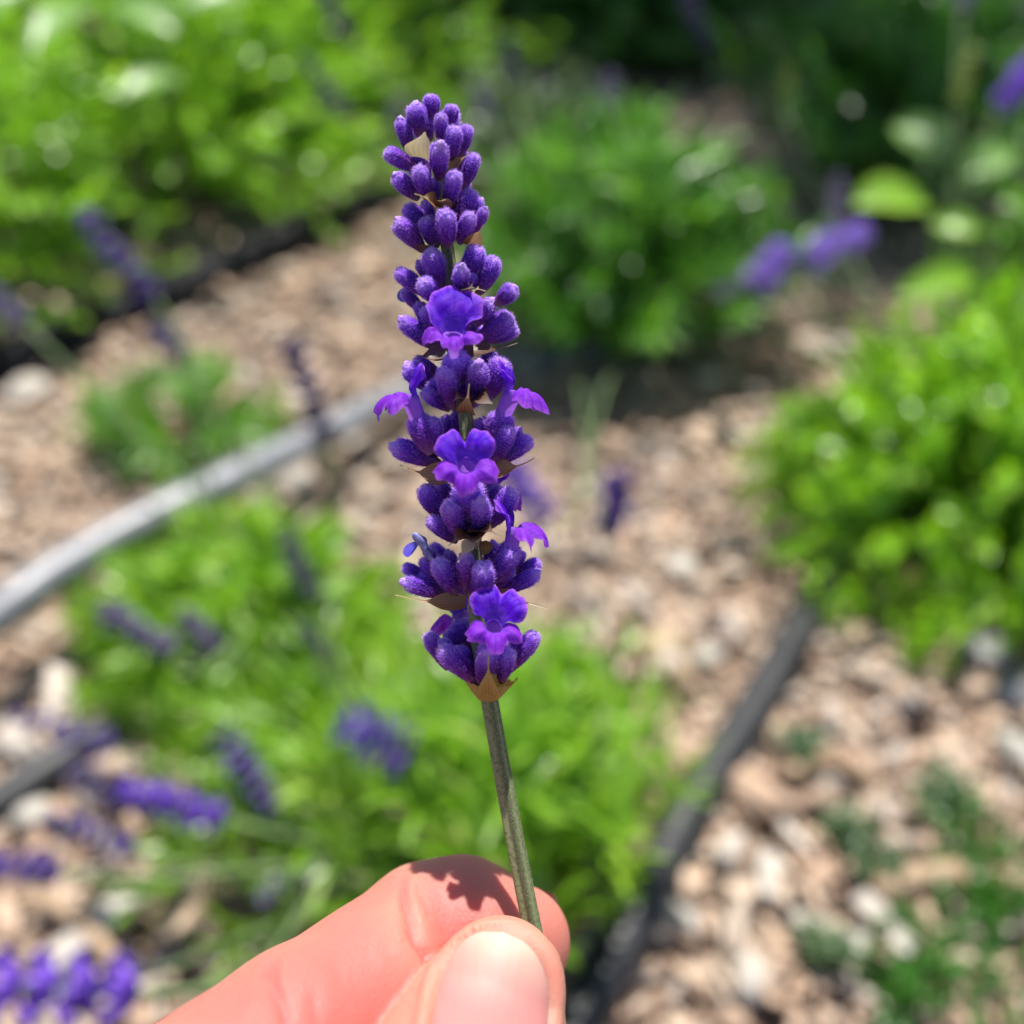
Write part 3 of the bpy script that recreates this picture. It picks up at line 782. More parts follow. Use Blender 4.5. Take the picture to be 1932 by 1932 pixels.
lp = Vector((-0.115, 0.40, 0.01))
def jit(v, s=0.03):
    return v + Vector((random.uniform(-s, s), random.uniform(-s, s), 0))
for tip, base, d, kind, th in [((155, 405), (290, 560), .56, 'head_violet', 1.0), ((285, 610), (345, 670), .56, 'head_grey', 1.0), ((545, 640), (615, 830), .48, 'head_dark', 1.15),
                               ((532, 1000), (597, 1132), .47, 'head_dark', .9), ((188, 1145), (325, 1232), .44, 'head_grey', 1.0), ((345, 1150), (410, 1230), .45, 'head_grey', .8),
                               ((572, 1175), (612, 1240), .45, 'head_dark', .8), ((-40, 540), (45, 612), .55, 'head_grey', 1.0)]:
    stalk(left_plant, tip, base, d, kind, jit(lp), 0.01, th)
fp = Vector((-0.02, 0.265, 0.01))
for tip, base, d, kind, th in [((25, 1350), (215, 1412), .42, 'head_violet', .75), ((418, 1390), (520, 1535), .40, 'head_violet', .95), ((130, 1450), (245, 1525), .40, 'head_grey', 1.0),
                               ((235, 1490), (425, 1545), .39, 'head_bright', .85), ((95, 1545), (250, 1605), .38, 'head_violet', .7), ((-90, 1628), (115, 1648), .36, 'head_violet', .8),
                               ((-150, 1850), (255, 1872), .32, 'head_bright', 1.15), ((310, 1812), (235, 1848), .37, 'head_dark', 1.0), ((648, 1365), (775, 1425), .38, 'head_bright', 1.3),
                               ((612, 1620), (560, 1665), .38, 'head_dark', .9), ((540, 1650), (488, 1700), .38, 'head_violet', .9), ((820, 1370), (800, 1440), .42, 'head_grey', .8)]:
    stalk(front_plant, tip, base, d, kind, jit(fp, 0.02), 0.004, th)
rp = Vector((0.27, 0.53, 0.01)); cp = Vector((LPC[0], LPC[1], 0.01))
for tip, base, d, kind, th in [((1478, 470), (1424, 545), .56, 'head_lilac', 1.0), ((1572, 452), (1525, 494), .56, 'head_lilac', 1.05), ((1630, 432), (1590, 465), .57, 'head_lilac', 1.0), ((1583, 330), (1572, 445), .64, 'head_grey', .8), ((1350, 560), (1440, 520), .6, 'head_grey', .8),
                               ((1950, 120), (1885, 205), .62, 'head_bright', .9), ((1790, 640), (1735, 690), .6, 'head_grey', .9), ((1832, 90), (1805, 200), .62, 'head_green', .8), ((1825, -30), (1815, 20), .66, 'head_grey', .8), ((1490, 120), (1480, 180), .75, 'head_green', .8)]:
    stalk(right_plant, tip, base, d, kind, jit(rp), 0.01, th)
for x, y in ((1932, 560), (1990, 480)):
    stalk(right_plant, (x + 40, y - 70), (x, y), .55, None, Vector((0.30, 0.50, 0.02)))
for tip, base, d, kind, th in [((960, 880), (1030, 985), .48, 'head_bright', 1.1), ((1172, 895), (1150, 1010), .50, 'head_violet', 1.2), ((1152, 138), (1148, 242), .78, 'head_grey', 1.0),
                               ((955, 70), (972, 165), .85, 'head_dark', 1.0), ((1285, -30), (1338, 95), .80, 'head_dark', 1.1), ((570, 105), (655, 225), .74, 'head_dark', .9), ((590, -50), (660, 75), .78, 'head_dark', .9),
                               ((760, 180), (740, 240), .8, 'head_grey', .8), ((905, 160), (920, 225), .85, 'head_grey', .8)]:
    stalk(centre_plant, tip, base, d, kind, jit(cp, 0.05), 0.01, th)

for i in range(16):
    x = random.uniform(930, 1420); y = random.uniform(330, 560)
    stalk(centre_plant, (x + random.uniform(-8, 14), y - random.uniform(25, 45)), (x, y), random.uniform(.68, .82), random.choice((None, 'head_green', 'head_grey')), jit(cp, 0.07), 0.0, .8)
for i in range(10):
    x = random.uniform(560, 1180); y = random.uniform(1180, 1420)
    stalk(front_plant, (x + random.uniform(-14, 14), y - random.uniform(40, 70)), (x, y), random.uniform(.37, .42), random.choice((None, 'head_green')), jit(fp, 0.03), 0.0, .7)

# ================================================================== the held lavender sprig
STEM_PX = [(812, 205), (822, 290), (832, 400), (846, 480), (858, 600), (866, 700), (880, 800), (886, 900), (893, 1000), (896, 1080), (903, 1200), (920, 1300),
           (943, 1430), (967, 1560), (990, 1680), (1012, 1790), (1030, 1890)]
stem_path = np.array([L(x, y, 0) for x, y in STEM_PX])
SB = stem_path[-1].copy()                                   # the stem's cut end, between thumb and finger
sprig = empty('lavender_sprig', (0, 0, 0), 'sharp violet lavender flower spike on its stem, held up between thumb and finger', 'flower')
sprig.matrix_world = MFRAME @ Matrix.Translation(Vector(SB * 0.001))
def S(p):
    return (np.asarray(p) - SB) * 0.001

def axis_x25(y):
    ys = [q[1] / 0.7728 for q in STEM_PX]; xs = [q[0] / 0.7728 for q in STEM_PX]
    return float(np.interp(y, ys, xs))

p = spline(stem_path, 90)
rad = np.linspace(0.55, 0.93, 90)
seg = 32
v, f = tube(p, rad, seg, prof=lambda th: 1 + 0.19 * np.cos(4 * (th + 0.35)) + 0.035 * np.cos(12 * th), ref=(0, 0, 1))
link('stem', mesh('stem', S(v), f, attrs={'across': np.tile(np.arange(seg) / seg, 90)}), M['sprig_stem'], sprig)
# short pale hairs on the stem
def hair_mesh(name, pos, nrm, ln, w, rng, lean, along):
    n = len(pos)
    d = unit(nrm + lean + rng.normal(0, 0.35, (n, 3)))
    s = unit(np.cross(d, rng.normal(size=(n, 3))))
    a = pos - d * 0.02 * 0.001
    v = np.stack([a - s * w[:, None], a + s * w[:, None], pos + d * ln[:, None]], 1).reshape(-1, 3)
    f = np.arange(n * 3).reshape(-1, 3)
    return mesh(name, v, f, smooth=False, attrs={'along': np.repeat(along, 3)})
M['stem_hair'] = leafy('stem_hair', lambda nt: ramp(nt, [(0.0, (0.30, 0.33, 0.24)), (1.0, (0.5, 0.52, 0.42))], attr(nt, 'along')), trans=0.4)
n = 7000
ii = RNG.integers(2, 88, n); jj = RNG.integers(0, seg, n)
pos = S(v)[ii * seg + jj] + RNG.normal(0, 0.00012, (n, 3))
cen = S(p)[ii]
nr = unit(pos - cen)
hm = hair_mesh('stem_hair', cen + nr * (np.linalg.norm(S(v)[ii * seg + jj] - cen, axis=1))[:, None] + RNG.uniform(-.5, .5, n)[:, None] * (S(p)[np.minimum(ii + 1, 89)] - cen),
               nr, RNG.uniform(.08, .2, n) * 0.001, np.full(n, 0.000016), RNG, np.array([0, 0.5, 0]), RNG.uniform(0, 1, n))
link('stem_hair', hm, M['stem_hair'], sprig, kind='stuff')

# --- buds: eight shared shapes, unit length along +z, unit width
def bud_mesh(seed, knob):
    r = random.Random(seed)
    nt_, ns = 22, 26
    prof_t = [0, .06, .18, .32, .5, .66, .78, .86, .92, .97, 1.0]
    if knob:
        prof_r = [.34, .48, .64, .78, .92, 1.0, .98, .88, .76, .5, .0]
    else:
        prof_r = [.34, .48, .66, .82, .96, 1.0, .97, .88, .76, .52, .0]
    v, T = [], []
    ph = r.uniform(0, 6.28)
    bend = (r.uniform(-.06, .06), r.uniform(-.06, .06))
    for i in range(nt_ + 1):
        t = (i / nt_) ** 0.92
        rr = np.interp(t, prof_t, prof_r) * 0.5
        for j in range(ns):
            a = 2 * math.pi * j / ns
            rib = 1 + 0.095 * math.cos(8 * a + ph) * math.sin(math.pi * min(1, t * 1.05)) ** 0.7
            lump = 1 + 0.13 * mnoise.noise(Vector((math.cos(a) * 1.6, math.sin(a) * 1.6, t * 3.5)) + Vector((seed * 3.1, 0, 0)))
            crown = 1 + (0.16 * math.cos(5 * a + ph) * max(0, (t - 0.72) / 0.28))
            zz = t + (0.035 * math.cos(5 * a + ph) * max(0, (t - 0.8) / 0.2) if rr > 0.01 else 0)
            v.append((math.cos(a) * rr * rib * lump * crown + bend[0] * math.sin(t * 3), math.sin(a) * rr * rib * lump * crown + bend[1] * math.sin(t * 3), zz))
            T.append(t)
    f = []
    for i in range(nt_):
        for j in range(ns):
            k_ = (j + 1) % ns
            f.append((i * ns + j, i * ns + k_, (i + 1) * ns + k_, (i + 1) * ns + j))
    f.append(tuple(range(ns - 1, -1, -1)))
    v = np.array(v)
    if knob:      # the closed corolla just showing in the mouth of the calyx
        off = len(v)
        c = np.array([r.uniform(-.08, .08), r.uniform(-.08, .08), 0.86])
        e, ef = ellipsoid((0, 0, 0), (r.uniform(-.25, .25), r.uniform(-.25, .25), 1), 0.22, 0.6, 7, 14)
        e = np.array(e); e[:, 2] *= 1.0
        e = e * (1 + 0.1 * np.sin(e[:, :1] * 17 + 3) * np.cos(e[:, 1:2] * 15))
        v = np.vstack([v, e + c]); f += [tuple(i + off for i in q) for q in ef]
        T += list(np.clip(0.9 + 0.1 * np.linspace(0, 1, len(e)), 0, 1))
    return v, f, np.array(T)

BUDS = []
for s in range(8):
    v, f, T = bud_mesh(s + 3, s % 3 == 1)
    # final proportions 2.6 x 5.2 mm; objects scale it
    vm = v * np.array([2.6, 2.6, 5.2]) * 0.001
    me = mesh('bud', vm, f, attrs={'along': T}); me.materials.append(M['bud'])
    rng = np.random.default_rng(s + 50)
    n = 2600
    nring = 23 * 26
    # pick surface spots, denser towards the tip
    t = np.clip(rng.beta(2.6, 1.0, n), 0.02, 0.985); row = np.clip((t ** (1 / 0.92) * 22), 0, 21.98); i0 = row.astype(int); fr = row - i0
    j0 = rng.integers(0, 26, n); fj = rng.uniform(0, 1, n)
    q = lambda i, j: vm[i * 26 + (j % 26)]
    pos = ((q(i0, j0).T * (1 - fj) + q(i0, j0 + 1).T * fj) * (1 - fr) + (q(i0 + 1, j0).T * (1 - fj) + q(i0 + 1, j0 + 1).T * fj) * fr).T
    e1 = q(i0, j0 + 1) - q(i0, j0); e2 = q(np.minimum(i0 + 1, 21), j0) - q(np.maximum(i0 - 1, 0), j0)
    nr = unit(np.cross(e1, e2)); nr[np.sum(nr * (pos - np.array([0, 0, 0.0026])), 1) < 0] *= -1
    hm = hair_mesh('fuzz', pos, nr, np.where(rng.uniform(size=n) < .06, .62, rng.uniform(.14, .42, n)) * 0.001, rng.uniform(.018, .038, n) * 0.001, rng, np.array([0, 0, 0.5]), np.clip(t ** 2 * 0.8 + rng.uniform(-.35, .45, n), 0, 1))
    hm.materials.append(M['fuzz'])
    BUDS.append((me, hm))

bud_i = [0]
def bud(base, tip, width, variant=None):
    """base, tip in frame mm, width in mm"""
    b = Vector(S(base)); t = Vector(S(tip)); ax = t - b
    i = bud_i[0] if variant is None else variant
    bud_i[0] += 1
    me, hm = BUDS[i % 8]
    o = bpy.data.objects.new('bud', me); COL.objects.link(o); o.parent = sprig
    w = width / 2.6
    o.matrix_local = Matrix.Translation(b) @ ax.to_track_quat('Z', 'Y').to_matrix().to_4x4() @ Matrix.Rotation(bud_i[0] * 2.4, 4, 'Z') @ Matrix.Diagonal((w, w, ax.length / 0.0052, 1))
    h = bpy.data.objects.new('fuzz', hm); COL.objects.link(h); h.parent = o; h['kind'] = 'stuff'
    return o

RW = 6.2
def zbud(zoom, tx, ty, bx, by, w, layer):
    ox, oy, s = zoom
    tx, ty, bx, by = ox + tx * s, oy + ty * s, ox + bx * s, oy + by * s
    mm = FOCUS * 1000 / 2620.4
    dxt = (tx - axis_x25(by)) * mm
    zt = layer * math.sqrt(max(RW * RW - dxt * dxt, 2.0))
    zb = zt * 0.32
    # extend the hidden base a little towards the axis
    b = L25(bx, by, zb); t = L25(tx, ty, zt)
    # the listed tip is the outline; widths are full widths in zoom px
    ax = t - b
    b2 = b - ax * 0.10
    return bud(b2, t, w * s * mm * (FOCUS * 1000 - zt) / (FOCUS * 1000) * 0.86)

Z1 = (880, 200, 400 / 1932); Z2 = (900, 580, 450 / 1932); Z3 = (900, 950, 480 / 1932); Z4 = (930, 1300, 450 / 1932)
TABLE = [
 # top
 (Z1, 825, 150, 850, 440, 215, .15), (Z1, 620, 265, 730, 620, 255, .35), (Z1, 1088, 268, 1050, 520, 190, .2), (Z1, 945, 390, 940, 680, 175, .7),
 (Z1, 468, 440, 580, 820, 195, .3), (Z1, 1115, 530, 1080, 900, 225, .65), (Z1, 1270, 512, 1170, 860, 190, .2), (Z1, 990, 520, 980, 860, 180, .3),
 (Z1, 295, 815, 640, 1020, 225, .45), (Z1, 925, 735, 920, 1110, 245, .95), (Z1, 1360, 850, 1200, 1240, 205, .4), (Z1, 1180, 800, 1120, 1150, 230, -.2),
 (Z1, 400, 1105, 660, 1360, 235, .45), (Z1, 688, 1005, 790, 1350, 235, .85), (Z1, 1125, 1072, 1020, 1430, 225, .85), (Z1, 1240, 1150, 1080, 1430, 220, -.2),
 # second whorl
 (Z1, 535, 1465, 830, 1780, 240, -.15), (Z1, 420, 1645, 720, 1960, 265, .5), (Z1, 1000, 1530, 1020, 1900, 265, .95), (Z1, 1310, 1272, 1190, 1640, 235, .1),
 (Z1, 1470, 1490, 1330, 1780, 160, .35), (Z1, 1300, 1552, 1180, 1870, 215, .75), (Z1, 760, 1600, 880, 1930, 260, .3), (Z1, 1420, 1380, 1280, 1640, 150, -.1), (Z1, 1120, 1420, 1080, 1720, 220, -.3),
 # third
 (Z2, 640, 140, 730, 500, 270, .45), (Z2, 290, 345, 640, 620, 195, .35), (Z2, 560, 455, 740, 690, 225, .8), (Z2, 520, 270, 700, 500, 150, -.3),
 (Z2, 1145, 82, 1010, 430, 245, .3), (Z2, 1325, 205, 1160, 560, 225, .3), (Z2, 970, 312, 950, 600, 195, .9), (Z2, 1060, 350, 1010, 600, 220, .2),
 # fourth, around the wide open flower
 (Z2, 1290, 660, 1130, 900, 200, .55), (Z2, 1500, 822, 1170, 1060, 270, .55), (Z2, 1560, 950, 1300, 1080, 170, .35), (Z2, 335, 865, 680, 1140, 215, .45),
 (Z2, 510, 690, 640, 960, 170, -.1), (Z2, 590, 730, 700, 1000, 200, .4), (Z2, 360, 560, 560, 760, 150, -.4),
 # fifth
 (Z2, 490, 1270, 750, 1450, 150, -.5), (Z2, 400, 1340, 680, 1600, 265, .45), (Z2, 795, 1380, 860, 1740, 255, .9), (Z2, 575, 1610, 820, 1790, 170, .75),
 (Z2, 1140, 1320, 1120, 1660, 255, .85), (Z2, 1390, 1262, 1250, 1660, 285, .5), (Z2, 1290, 1190, 1190, 1400, 170, -.3), (Z2, 1460, 1400, 1260, 1660, 200, .1),
 # sixth
 (Z3, 625, 280, 690, 620, 185, .55), (Z3, 240, 560, 670, 730, 240, .5), (Z3, 880, 232, 880, 480, 200, -.3), (Z3, 760, 270, 830, 540, 170, -.4), (Z3, 1115, 290, 1100, 520, 165, .15),
 (Z3, 1365, 355, 1230, 700, 225, .6), (Z3, 1600, 485, 1240, 720, 195, .5), (Z3, 1490, 400, 1300, 620, 150, -.1),
 # seventh
 (Z3, 530, 950, 710, 1260, 225, .4), (Z3, 690, 930, 850, 1160, 175, -.4), (Z3, 795, 1120, 890, 1430, 245, .9), (Z3, 595, 1270, 840, 1480, 175, .7),
 (Z3, 1100, 1090, 1080, 1410, 235, .9), (Z3, 1410, 985, 1210, 1320, 235, .45), (Z3, 1290, 960, 1160, 1200, 170, -.35),
 # eighth
 (Z4, 540, 180, 560, 380, 110, .1), (Z4, 230, 355, 480, 470, 150, .1), (Z4, 245, 500, 660, 650, 225, .55), (Z4, 590, 300, 770, 620, 245, .8), (Z4, 530, 130, 800, 470, 200, -.4),
 (Z4, 890, 235, 880, 560, 195, .75), (Z4, 1365, 190, 1150, 520, 215, .55), (Z4, 1070, 350, 1080, 640, 265, .95), (Z4, 1650, 430, 1270, 620, 195, .5), (Z4, 1670, 310, 1430, 420, 165, -.2),
 (Z4, 1190, 110, 1100, 400, 170, -.5), (Z4, 1490, 200, 1420, 400, 110, .1), (Z4, 450, 260, 600, 560, 190, .1), (Z4, 700, 200, 820, 480, 150, -.1),
 # lowest
 (Z4, 480, 1060, 680, 1400, 190, .15), (Z4, 700, 1030, 830, 1280, 165, -.35), (Z4, 620, 1130, 800, 1360, 170, .1), (Z4, 625, 1215, 990, 1540, 250, .75), (Z4, 1110, 1260, 1050, 1580, 200, .85),
 (Z4, 1345, 1245, 1270, 1540, 215, .8), (Z4, 1630, 1055, 1370, 1420, 215, .35), (Z4, 1420, 1060, 1280, 1400, 230, .0), (Z4, 900, 1000, 960, 1420, 190, -.4), (Z4, 1250, 1080, 1150, 1440, 260, .35),
]
for row in TABLE:
    zbud(*row)
for row in [(Z1, 800, 420, 860, 700, 200, .0), (Z1, 650, 820, 780, 1080, 200, .0), (Z1, 860, 1150, 900, 1430, 200, .1), (Z2, 800, 260, 850, 560, 180, -.1), (Z2, 1150, 740, 1030, 1020, 180, .1), (Z2, 680, 800, 800, 1120, 180, .1),
            (Z2, 1030, 980, 970, 1200, 180, .1), (Z2, 640, 1500, 840, 1760, 200, .3), (Z2, 960, 1440, 990, 1700, 190, .2), (Z3, 1010, 310, 1000, 560, 160, -.4), (Z3, 480, 400, 640, 660, 170, .1), (Z3, 760, 480, 820, 740, 180, .3), (Z3, 1180, 520, 1120, 740, 180, .3),
            (Z3, 980, 1080, 980, 1360, 190, .4), (Z3, 1220, 1150, 1140, 1380, 190, .2), (Z4, 1370, 360, 1240, 580, 170, .2), (Z4, 960, 420, 960, 640, 170, .3), (Z4, 400, 420, 640, 600, 170, .1), (Z4, 820, 1200, 960, 1480, 180, .1), (Z4, 1480, 1180, 1330, 1440, 180, .1)]:
    zbud(*row)
# buds on the far side of each whorl
for wy in (330, 440, 560, 690, 860, 975, 1110, 1265, 1430, 1590):
    for a in (-38, 40):
        x0 = axis_x25(wy)
        aa = math.radians(a + RNG.uniform(-10, 10))
        b = L25(x0, wy + 30, -1.2); t = L25(x0 + math.sin(aa) * 80, wy - 52 + RNG.uniform(-12, 12), -6.0 * math.cos(aa))
        bud(b, t, 2.5)

# --- bracts: papery, pointed, each its own mesh
def bract(base, tip, width, mat, normal=(0, 0.5, 0.9), curl=0.12, twist=0.3, cup=0.35, tail=0.35, b0=0.20):
    b = np.asarray(base, float); t = np.asarray(tip, float); d = t - b; ln = np.linalg.norm(d); d = d / ln
    n0 = unit(np.array(normal, float) - d * np.dot(normal, d)); s0 = np.cross(d, n0)
    v, f, A, X = [], [], [], []
    nu, m_ = 14, 6
    for i in range(nu + 1):
        u = i / nu
        bodyw = math.sin(math.pi * min(1, u / (1 - tail) * (1 - b0) + b0)) if u < (1 - tail) else 0
        w = width / 2 * max(bodyw, 0.10 * (1 - 0.5 * u))
        an = twist * u * math.sin(u * 5)
        s = s0 * math.cos(an) + n0 * math.sin(an); n_ = n0 * math.cos(an) - s0 * math.sin(an)
        for j in range(-m_, m_ + 1):
            q = j / m_
            v.append(b + d * ln * u + n0 * ln * curl * math.sin(u * math.pi) + s * w * q + n_ * (cup * w * q * q + 0.06 * w * math.cos(q * 19)))
            A.append(u); X.append(q)
    c = 2 * m_ + 1
    for i in range(nu):
        for j in range(2 * m_):
            f.append((i * c + j, i * c + j + 1, (i + 1) * c + j + 1, (i + 1) * c + j))
    return link('bract', mesh('bract', S(v), f, attrs={'along': A, 'across': X}), mat, sprig)

def zp(zoom, x, y, z):
    ox, oy, s = zoom
    return L25(ox + x * s, oy + y * s, z)
bract(zp(Z1, 740, 900, 1.5), zp(Z1, 760, 590, 4.6), 3.4, M['bract_pale'], (0, .2, 1), tail=0.02)
bract(zp(Z1, 900, 1600, 1.0), zp(Z1, 640, 1320, 6.4), 2.7, M['bract'], (0, .3, 1), tail=0.2)
bract(zp(Z1, 980, 1590, 1.0), zp(Z1, 950, 1400, 5.4), 1.9, M['bract'], (0, .3, 1), tail=0.05)
bract(zp(Z1, 1040, 1130, 1.0), zp(Z1, 1310, 830, 2.2), 2.2, M['bract'], (-.4, .3, .8), tail=0.25)
bract(zp(Z1, 1240, 1920, 1.5), zp(Z1, 1450, 1680, 2.5), 2.2, M['bract'], (.6, -.3, .6), tail=0.25)
bract(zp(Z2, 560, 160, 1.0), zp(Z2, 700, 60, 2.5), 2.0, M['bract_dark'], (0, -.5, .8), tail=0.1)
bract(zp(Z2, 1020, 640, 2.0), zp(Z2, 1110, 530, 6.6), 2.2, M['bract_dark'], (0, .3, .9), tail=0.1)
bract(zp(Z2, 1060, 630, 2.0), zp(Z2, 1228, 562, 6.0), 1.5, M['bract_pale'], (0, .5, .8), tail=0.3)
bract(zp(Z2, 830, 1225, 1.6), zp(Z2, 300, 1225, 3.0), 2.2, M['bract_dark'], (0, .6, .8), curl=-.05, tail=0.5)
bract(zp(Z2, 1010, 1185, 1.6), zp(Z2, 1560, 1105, 3.0), 2.4, M['bract_dark'], (0, .6, .8), curl=-.08, tail=0.4)
bract(zp(Z2, 1040, 1830, 2.6), zp(Z2, 1055, 1530, 7.4), 2.0, M['bract'], (0, .1, 1), curl=.15, tail=0.25)
bract(zp(Z2, 1080, 1770, 2.0), zp(Z2, 1300, 1740, 6.2), 2.8, M['bract_dark'], (0, .5, .9), curl=.15, tail=0.02)
bract(zp(Z2, 1020, 1780, 2.0), zp(Z2, 890, 1710, 6.4), 2.0, M['bract_dark'], (0, .5, .9), curl=.15, tail=0.1)
bract(zp(Z3, 800, 850, 1.6), zp(Z3, 305, 745, 3.0), 2.6, M['bract'], (0, .4, .9), curl=-.15, tail=0.4)
bract(zp(Z3, 1180, 800, 1.6), zp(Z3, 1632, 678, 3.0), 2.4, M['bract'], (0, .4, .9), curl=-.15, tail=0.45)
bract(zp(Z3, 1020, 1440, 2.0), zp(Z3, 780, 1545, 6.6), 2.4, M['bract_dark'], (0, .6, .8), curl=.1, tail=0.2)
bract(zp(Z3, 1060, 1430, 2.0), zp(Z3, 1290, 1450, 6.4), 2.2, M['bract_dark'], (0, .6, .8), curl=.15, tail=0.2)
bract(zp(Z3, 1040, 1420, 1.4), zp(Z3, 1060, 1570, 6.4), 2.6, M['bract_dark'], (0, .5, .9), curl=.1, tail=0.05)
bract(zp(Z3, 1000, 1500, 5.6), zp(Z3, 880, 1700, 7.8), 1.4, M['bract_pale'], (0, .3, 1), curl=.05, tail=0.3)
bract(zp(Z3, 1100, 1500, 0.5), zp(Z3, 1100, 1640, -1.4), 2.2, M['bract'], (.3, .3, 1), tail=0.05)
bract(zp(Z4, 890, 740, 1.5), zp(Z4, 150, 655, 3.0), 2.1, M['bract'], (0, .5, .8), curl=-.08, tail=0.45)
bract(zp(Z4, 1180, 690, 1.0), zp(Z4, 1745, 795, 2.4), 2.1, M['bract'], (0, .5, .8), curl=.06, tail=0.45)
# the lowest bracts make a cup on the stem
def bract_cup():
    c0 = zp(Z4, 1118, 1750, 0.0); c1 = zp(Z4, 1135, 1520, 0.2); ax = c1 - c0; h = np.linalg.norm(ax); ax = ax / h
    a = unit(np.cross(ax, (0, 0, 1.0))); b = np.cross(a, ax)          # b points to the camera
    if b[2] < 0:
        b = -b
    V, F, A, X = [], [], [], []
    nth, nr = 56, 14
    for i in range(nr + 1):
        t = i / nr
        for j in range(nth):
            th = 2 * math.pi * j / nth
            fr = (th - 0.5 * math.pi + math.pi) % (2 * math.pi) - math.pi        # 0: facing the camera
            rim = 0.80 + 0.95 * math.exp(-(fr / 0.24) ** 2) + 0.30 * math.exp(-((abs(fr) - 1.45) / 0.30) ** 2) + 0.7 * math.exp(-((abs(fr) - math.pi) / 0.35) ** 2) + 0.06 * math.sin(9 * th)
            hh = h * rim * t
            r = 0.98 + 1.75 * min(1, hh / h) ** 0.85 + 0.5 * max(0, hh / h - 1)
            r *= 1 + 0.05 * math.cos(15 * th) * t + 0.05 * math.sin(4 * th + 1) * t
            V.append(c0 + ax * hh + (a * math.cos(th) + b * math.sin(th)) * r)
            A.append(min(1, 0.15 + 0.85 * (hh / h) / 1.75)); X.append(math.sin(th * 2.5))
    for i in range(nr):
        for j in range(nth):
            k_ = (j + 1) % nth
            F.append((i * nth + j, i * nth + k_, (i + 1) * nth + k_, (i + 1) * nth + j))
    link('bract', mesh('bract', S(V), F, attrs={'along': A, 'across': X}), M['bract_yellow'], sprig)
bract_cup()
bract(zp(Z4, 1122, 1715, 1.2), zp(Z4, 1130, 1290, 6.9), 2.3, M['bract_yellow'], (0, -.3, 1), curl=.10, cup=.4, tail=0.22, twist=0.1, b0=.25)

# --- open flowers: tube, two-lobed upper lip, three-lobed lower lip
def flower(base, mouth, axis, up, up_len=3.2, low_len=3.0, up_pitch=50, low_pitch=100, r0=0.75, r1=1.25, up_span=78, low_span=82, notch=0.4, calyx=None, calyx_w=2.6, up_roll=0.0, seed=1, up_fall=0.62):
    rg = random.Random(seed)
    base = np.asarray(base, float); mouth = np.asarray(mouth, float)
    a = unit(np.array(axis, float)); u = np.array(up, float); u = unit(u - a * np.dot(u, a)); w = np.cross(u, a)
    dist = np.linalg.norm(mouth - base)
    p = spline([base, base + (mouth - base) * 0.5 - a * 0.1 * dist + unit(mouth - base) * 0.05, mouth - a * 0.35 * min(1, dist / 3), mouth - a * 0.12], 14)
    v, f = tube(p, np.concatenate([np.linspace(r0, r0 * 1.05, 8), np.linspace(r0 * 1.1, r1 * 0.86, 6)]), 18, cap=False)
    T = np.repeat(np.linspace(0.1, 0.75, 14), 18)
    fl = link('flower', mesh('flower', S(v), f, attrs={'along': T}), M['tube'], sprig)
    def lip(name, th0, span, length, pitch, lobes, mat, ruffle, curl):
        nu, nv = 36, 14
        V, F, A, X = [], [], [], []
        for i in range(nu + 1):
            q = -1 + 2 * i / nu
            th = math.radians(th0 + q * span)
            rd = u * math.cos(th) + w * math.sin(th)
            if lobes == 2:
                ln = length * (1 - notch * math.exp(-(q / 0.13) ** 2)) * (1 - up_fall * abs(q) ** (3.2 if up_fall < .7 else 2.2)) * (1 + 0.05 * math.sin(q * 9 + seed) + 0.03 * math.sin(q * 21 + seed * 3))
            else:
                x = abs((q * 1.5 + 1.5) % 1.0 - 0.5) * 2
                ln = length * (0.50 + 0.50 * (1 - x ** 1.7)) * (1.0 if abs(q) < 0.34 else 0.95) * (1 + 0.08 * math.sin(q * 13 + seed) + 0.06 * math.sin(q * 29 + seed * 3) + 0.03 * math.sin(q * 53))
            for j in range(nv + 1):
                s = j / nv
                pa = math.radians(pitch * (0.35 + 0.65 * s) + curl * s * s)
                # integrate the bend along the lip roughly
                d = a * math.cos(pa) + rd * math.sin(pa)
                ruf = ruffle * s * s * (math.sin(q * 11 + seed) + 0.6 * math.sin(q * 23 + seed * 2)) * (0.8 + 0.5 * math.sin(seed * 1.7 + q * 3))
                nrm = unit(a * math.sin(pa) - rd * math.cos(pa))
                ruf += 0.55 * s * mnoise.noise(Vector((q * 2.6 + seed * 7, s * 2.2, seed)))
                V.append(mouth + rd * (r1 * (0.80 + 0.18 * min(1, s * 4))) - a * (0.45 * (1 - min(1, s * 4))) + d * ln * s + nrm * ruf)
                A.append(s); X.append(q)
        c = nv + 1
        for i in range(nu):
            for j in range(nv):
                F.append((i * c + j, (i + 1) * c + j, (i + 1) * c + j + 1, i * c + j + 1))
        link(name, mesh(name, S(V), F, attrs={'along': A, 'across': X}), mat, fl)
    lip('upper_lip', 0 + up_roll, up_span, up_len, up_pitch, 2, M['upper_lip'], 0.19, 26)
    lip('lower_lip', 180, low_span, low_len, low_pitch, 3, M['lower_lip'], 0.34, 14)
    # small dark throat shows in the tube; stamens
    if calyx is not None:
        bud(calyx, base + (base - np.asarray(calyx)) * 0.12, calyx_w, 0)
    return fl

# the wide open one facing us, upper lip like a shell
flower(zp(Z2, 912, 1260, 4.4), zp(Z2, 885, 1010, 6.2), (0, .80, .60), (0, .60, -.80), 4.4, 2.2, 22, 76, up_span=88, low_span=92, notch=.0, r0=.62, r1=1.15, calyx=zp(Z2, 960, 1520, 2.4), calyx_w=2.7, seed=3, up_fall=0.86)
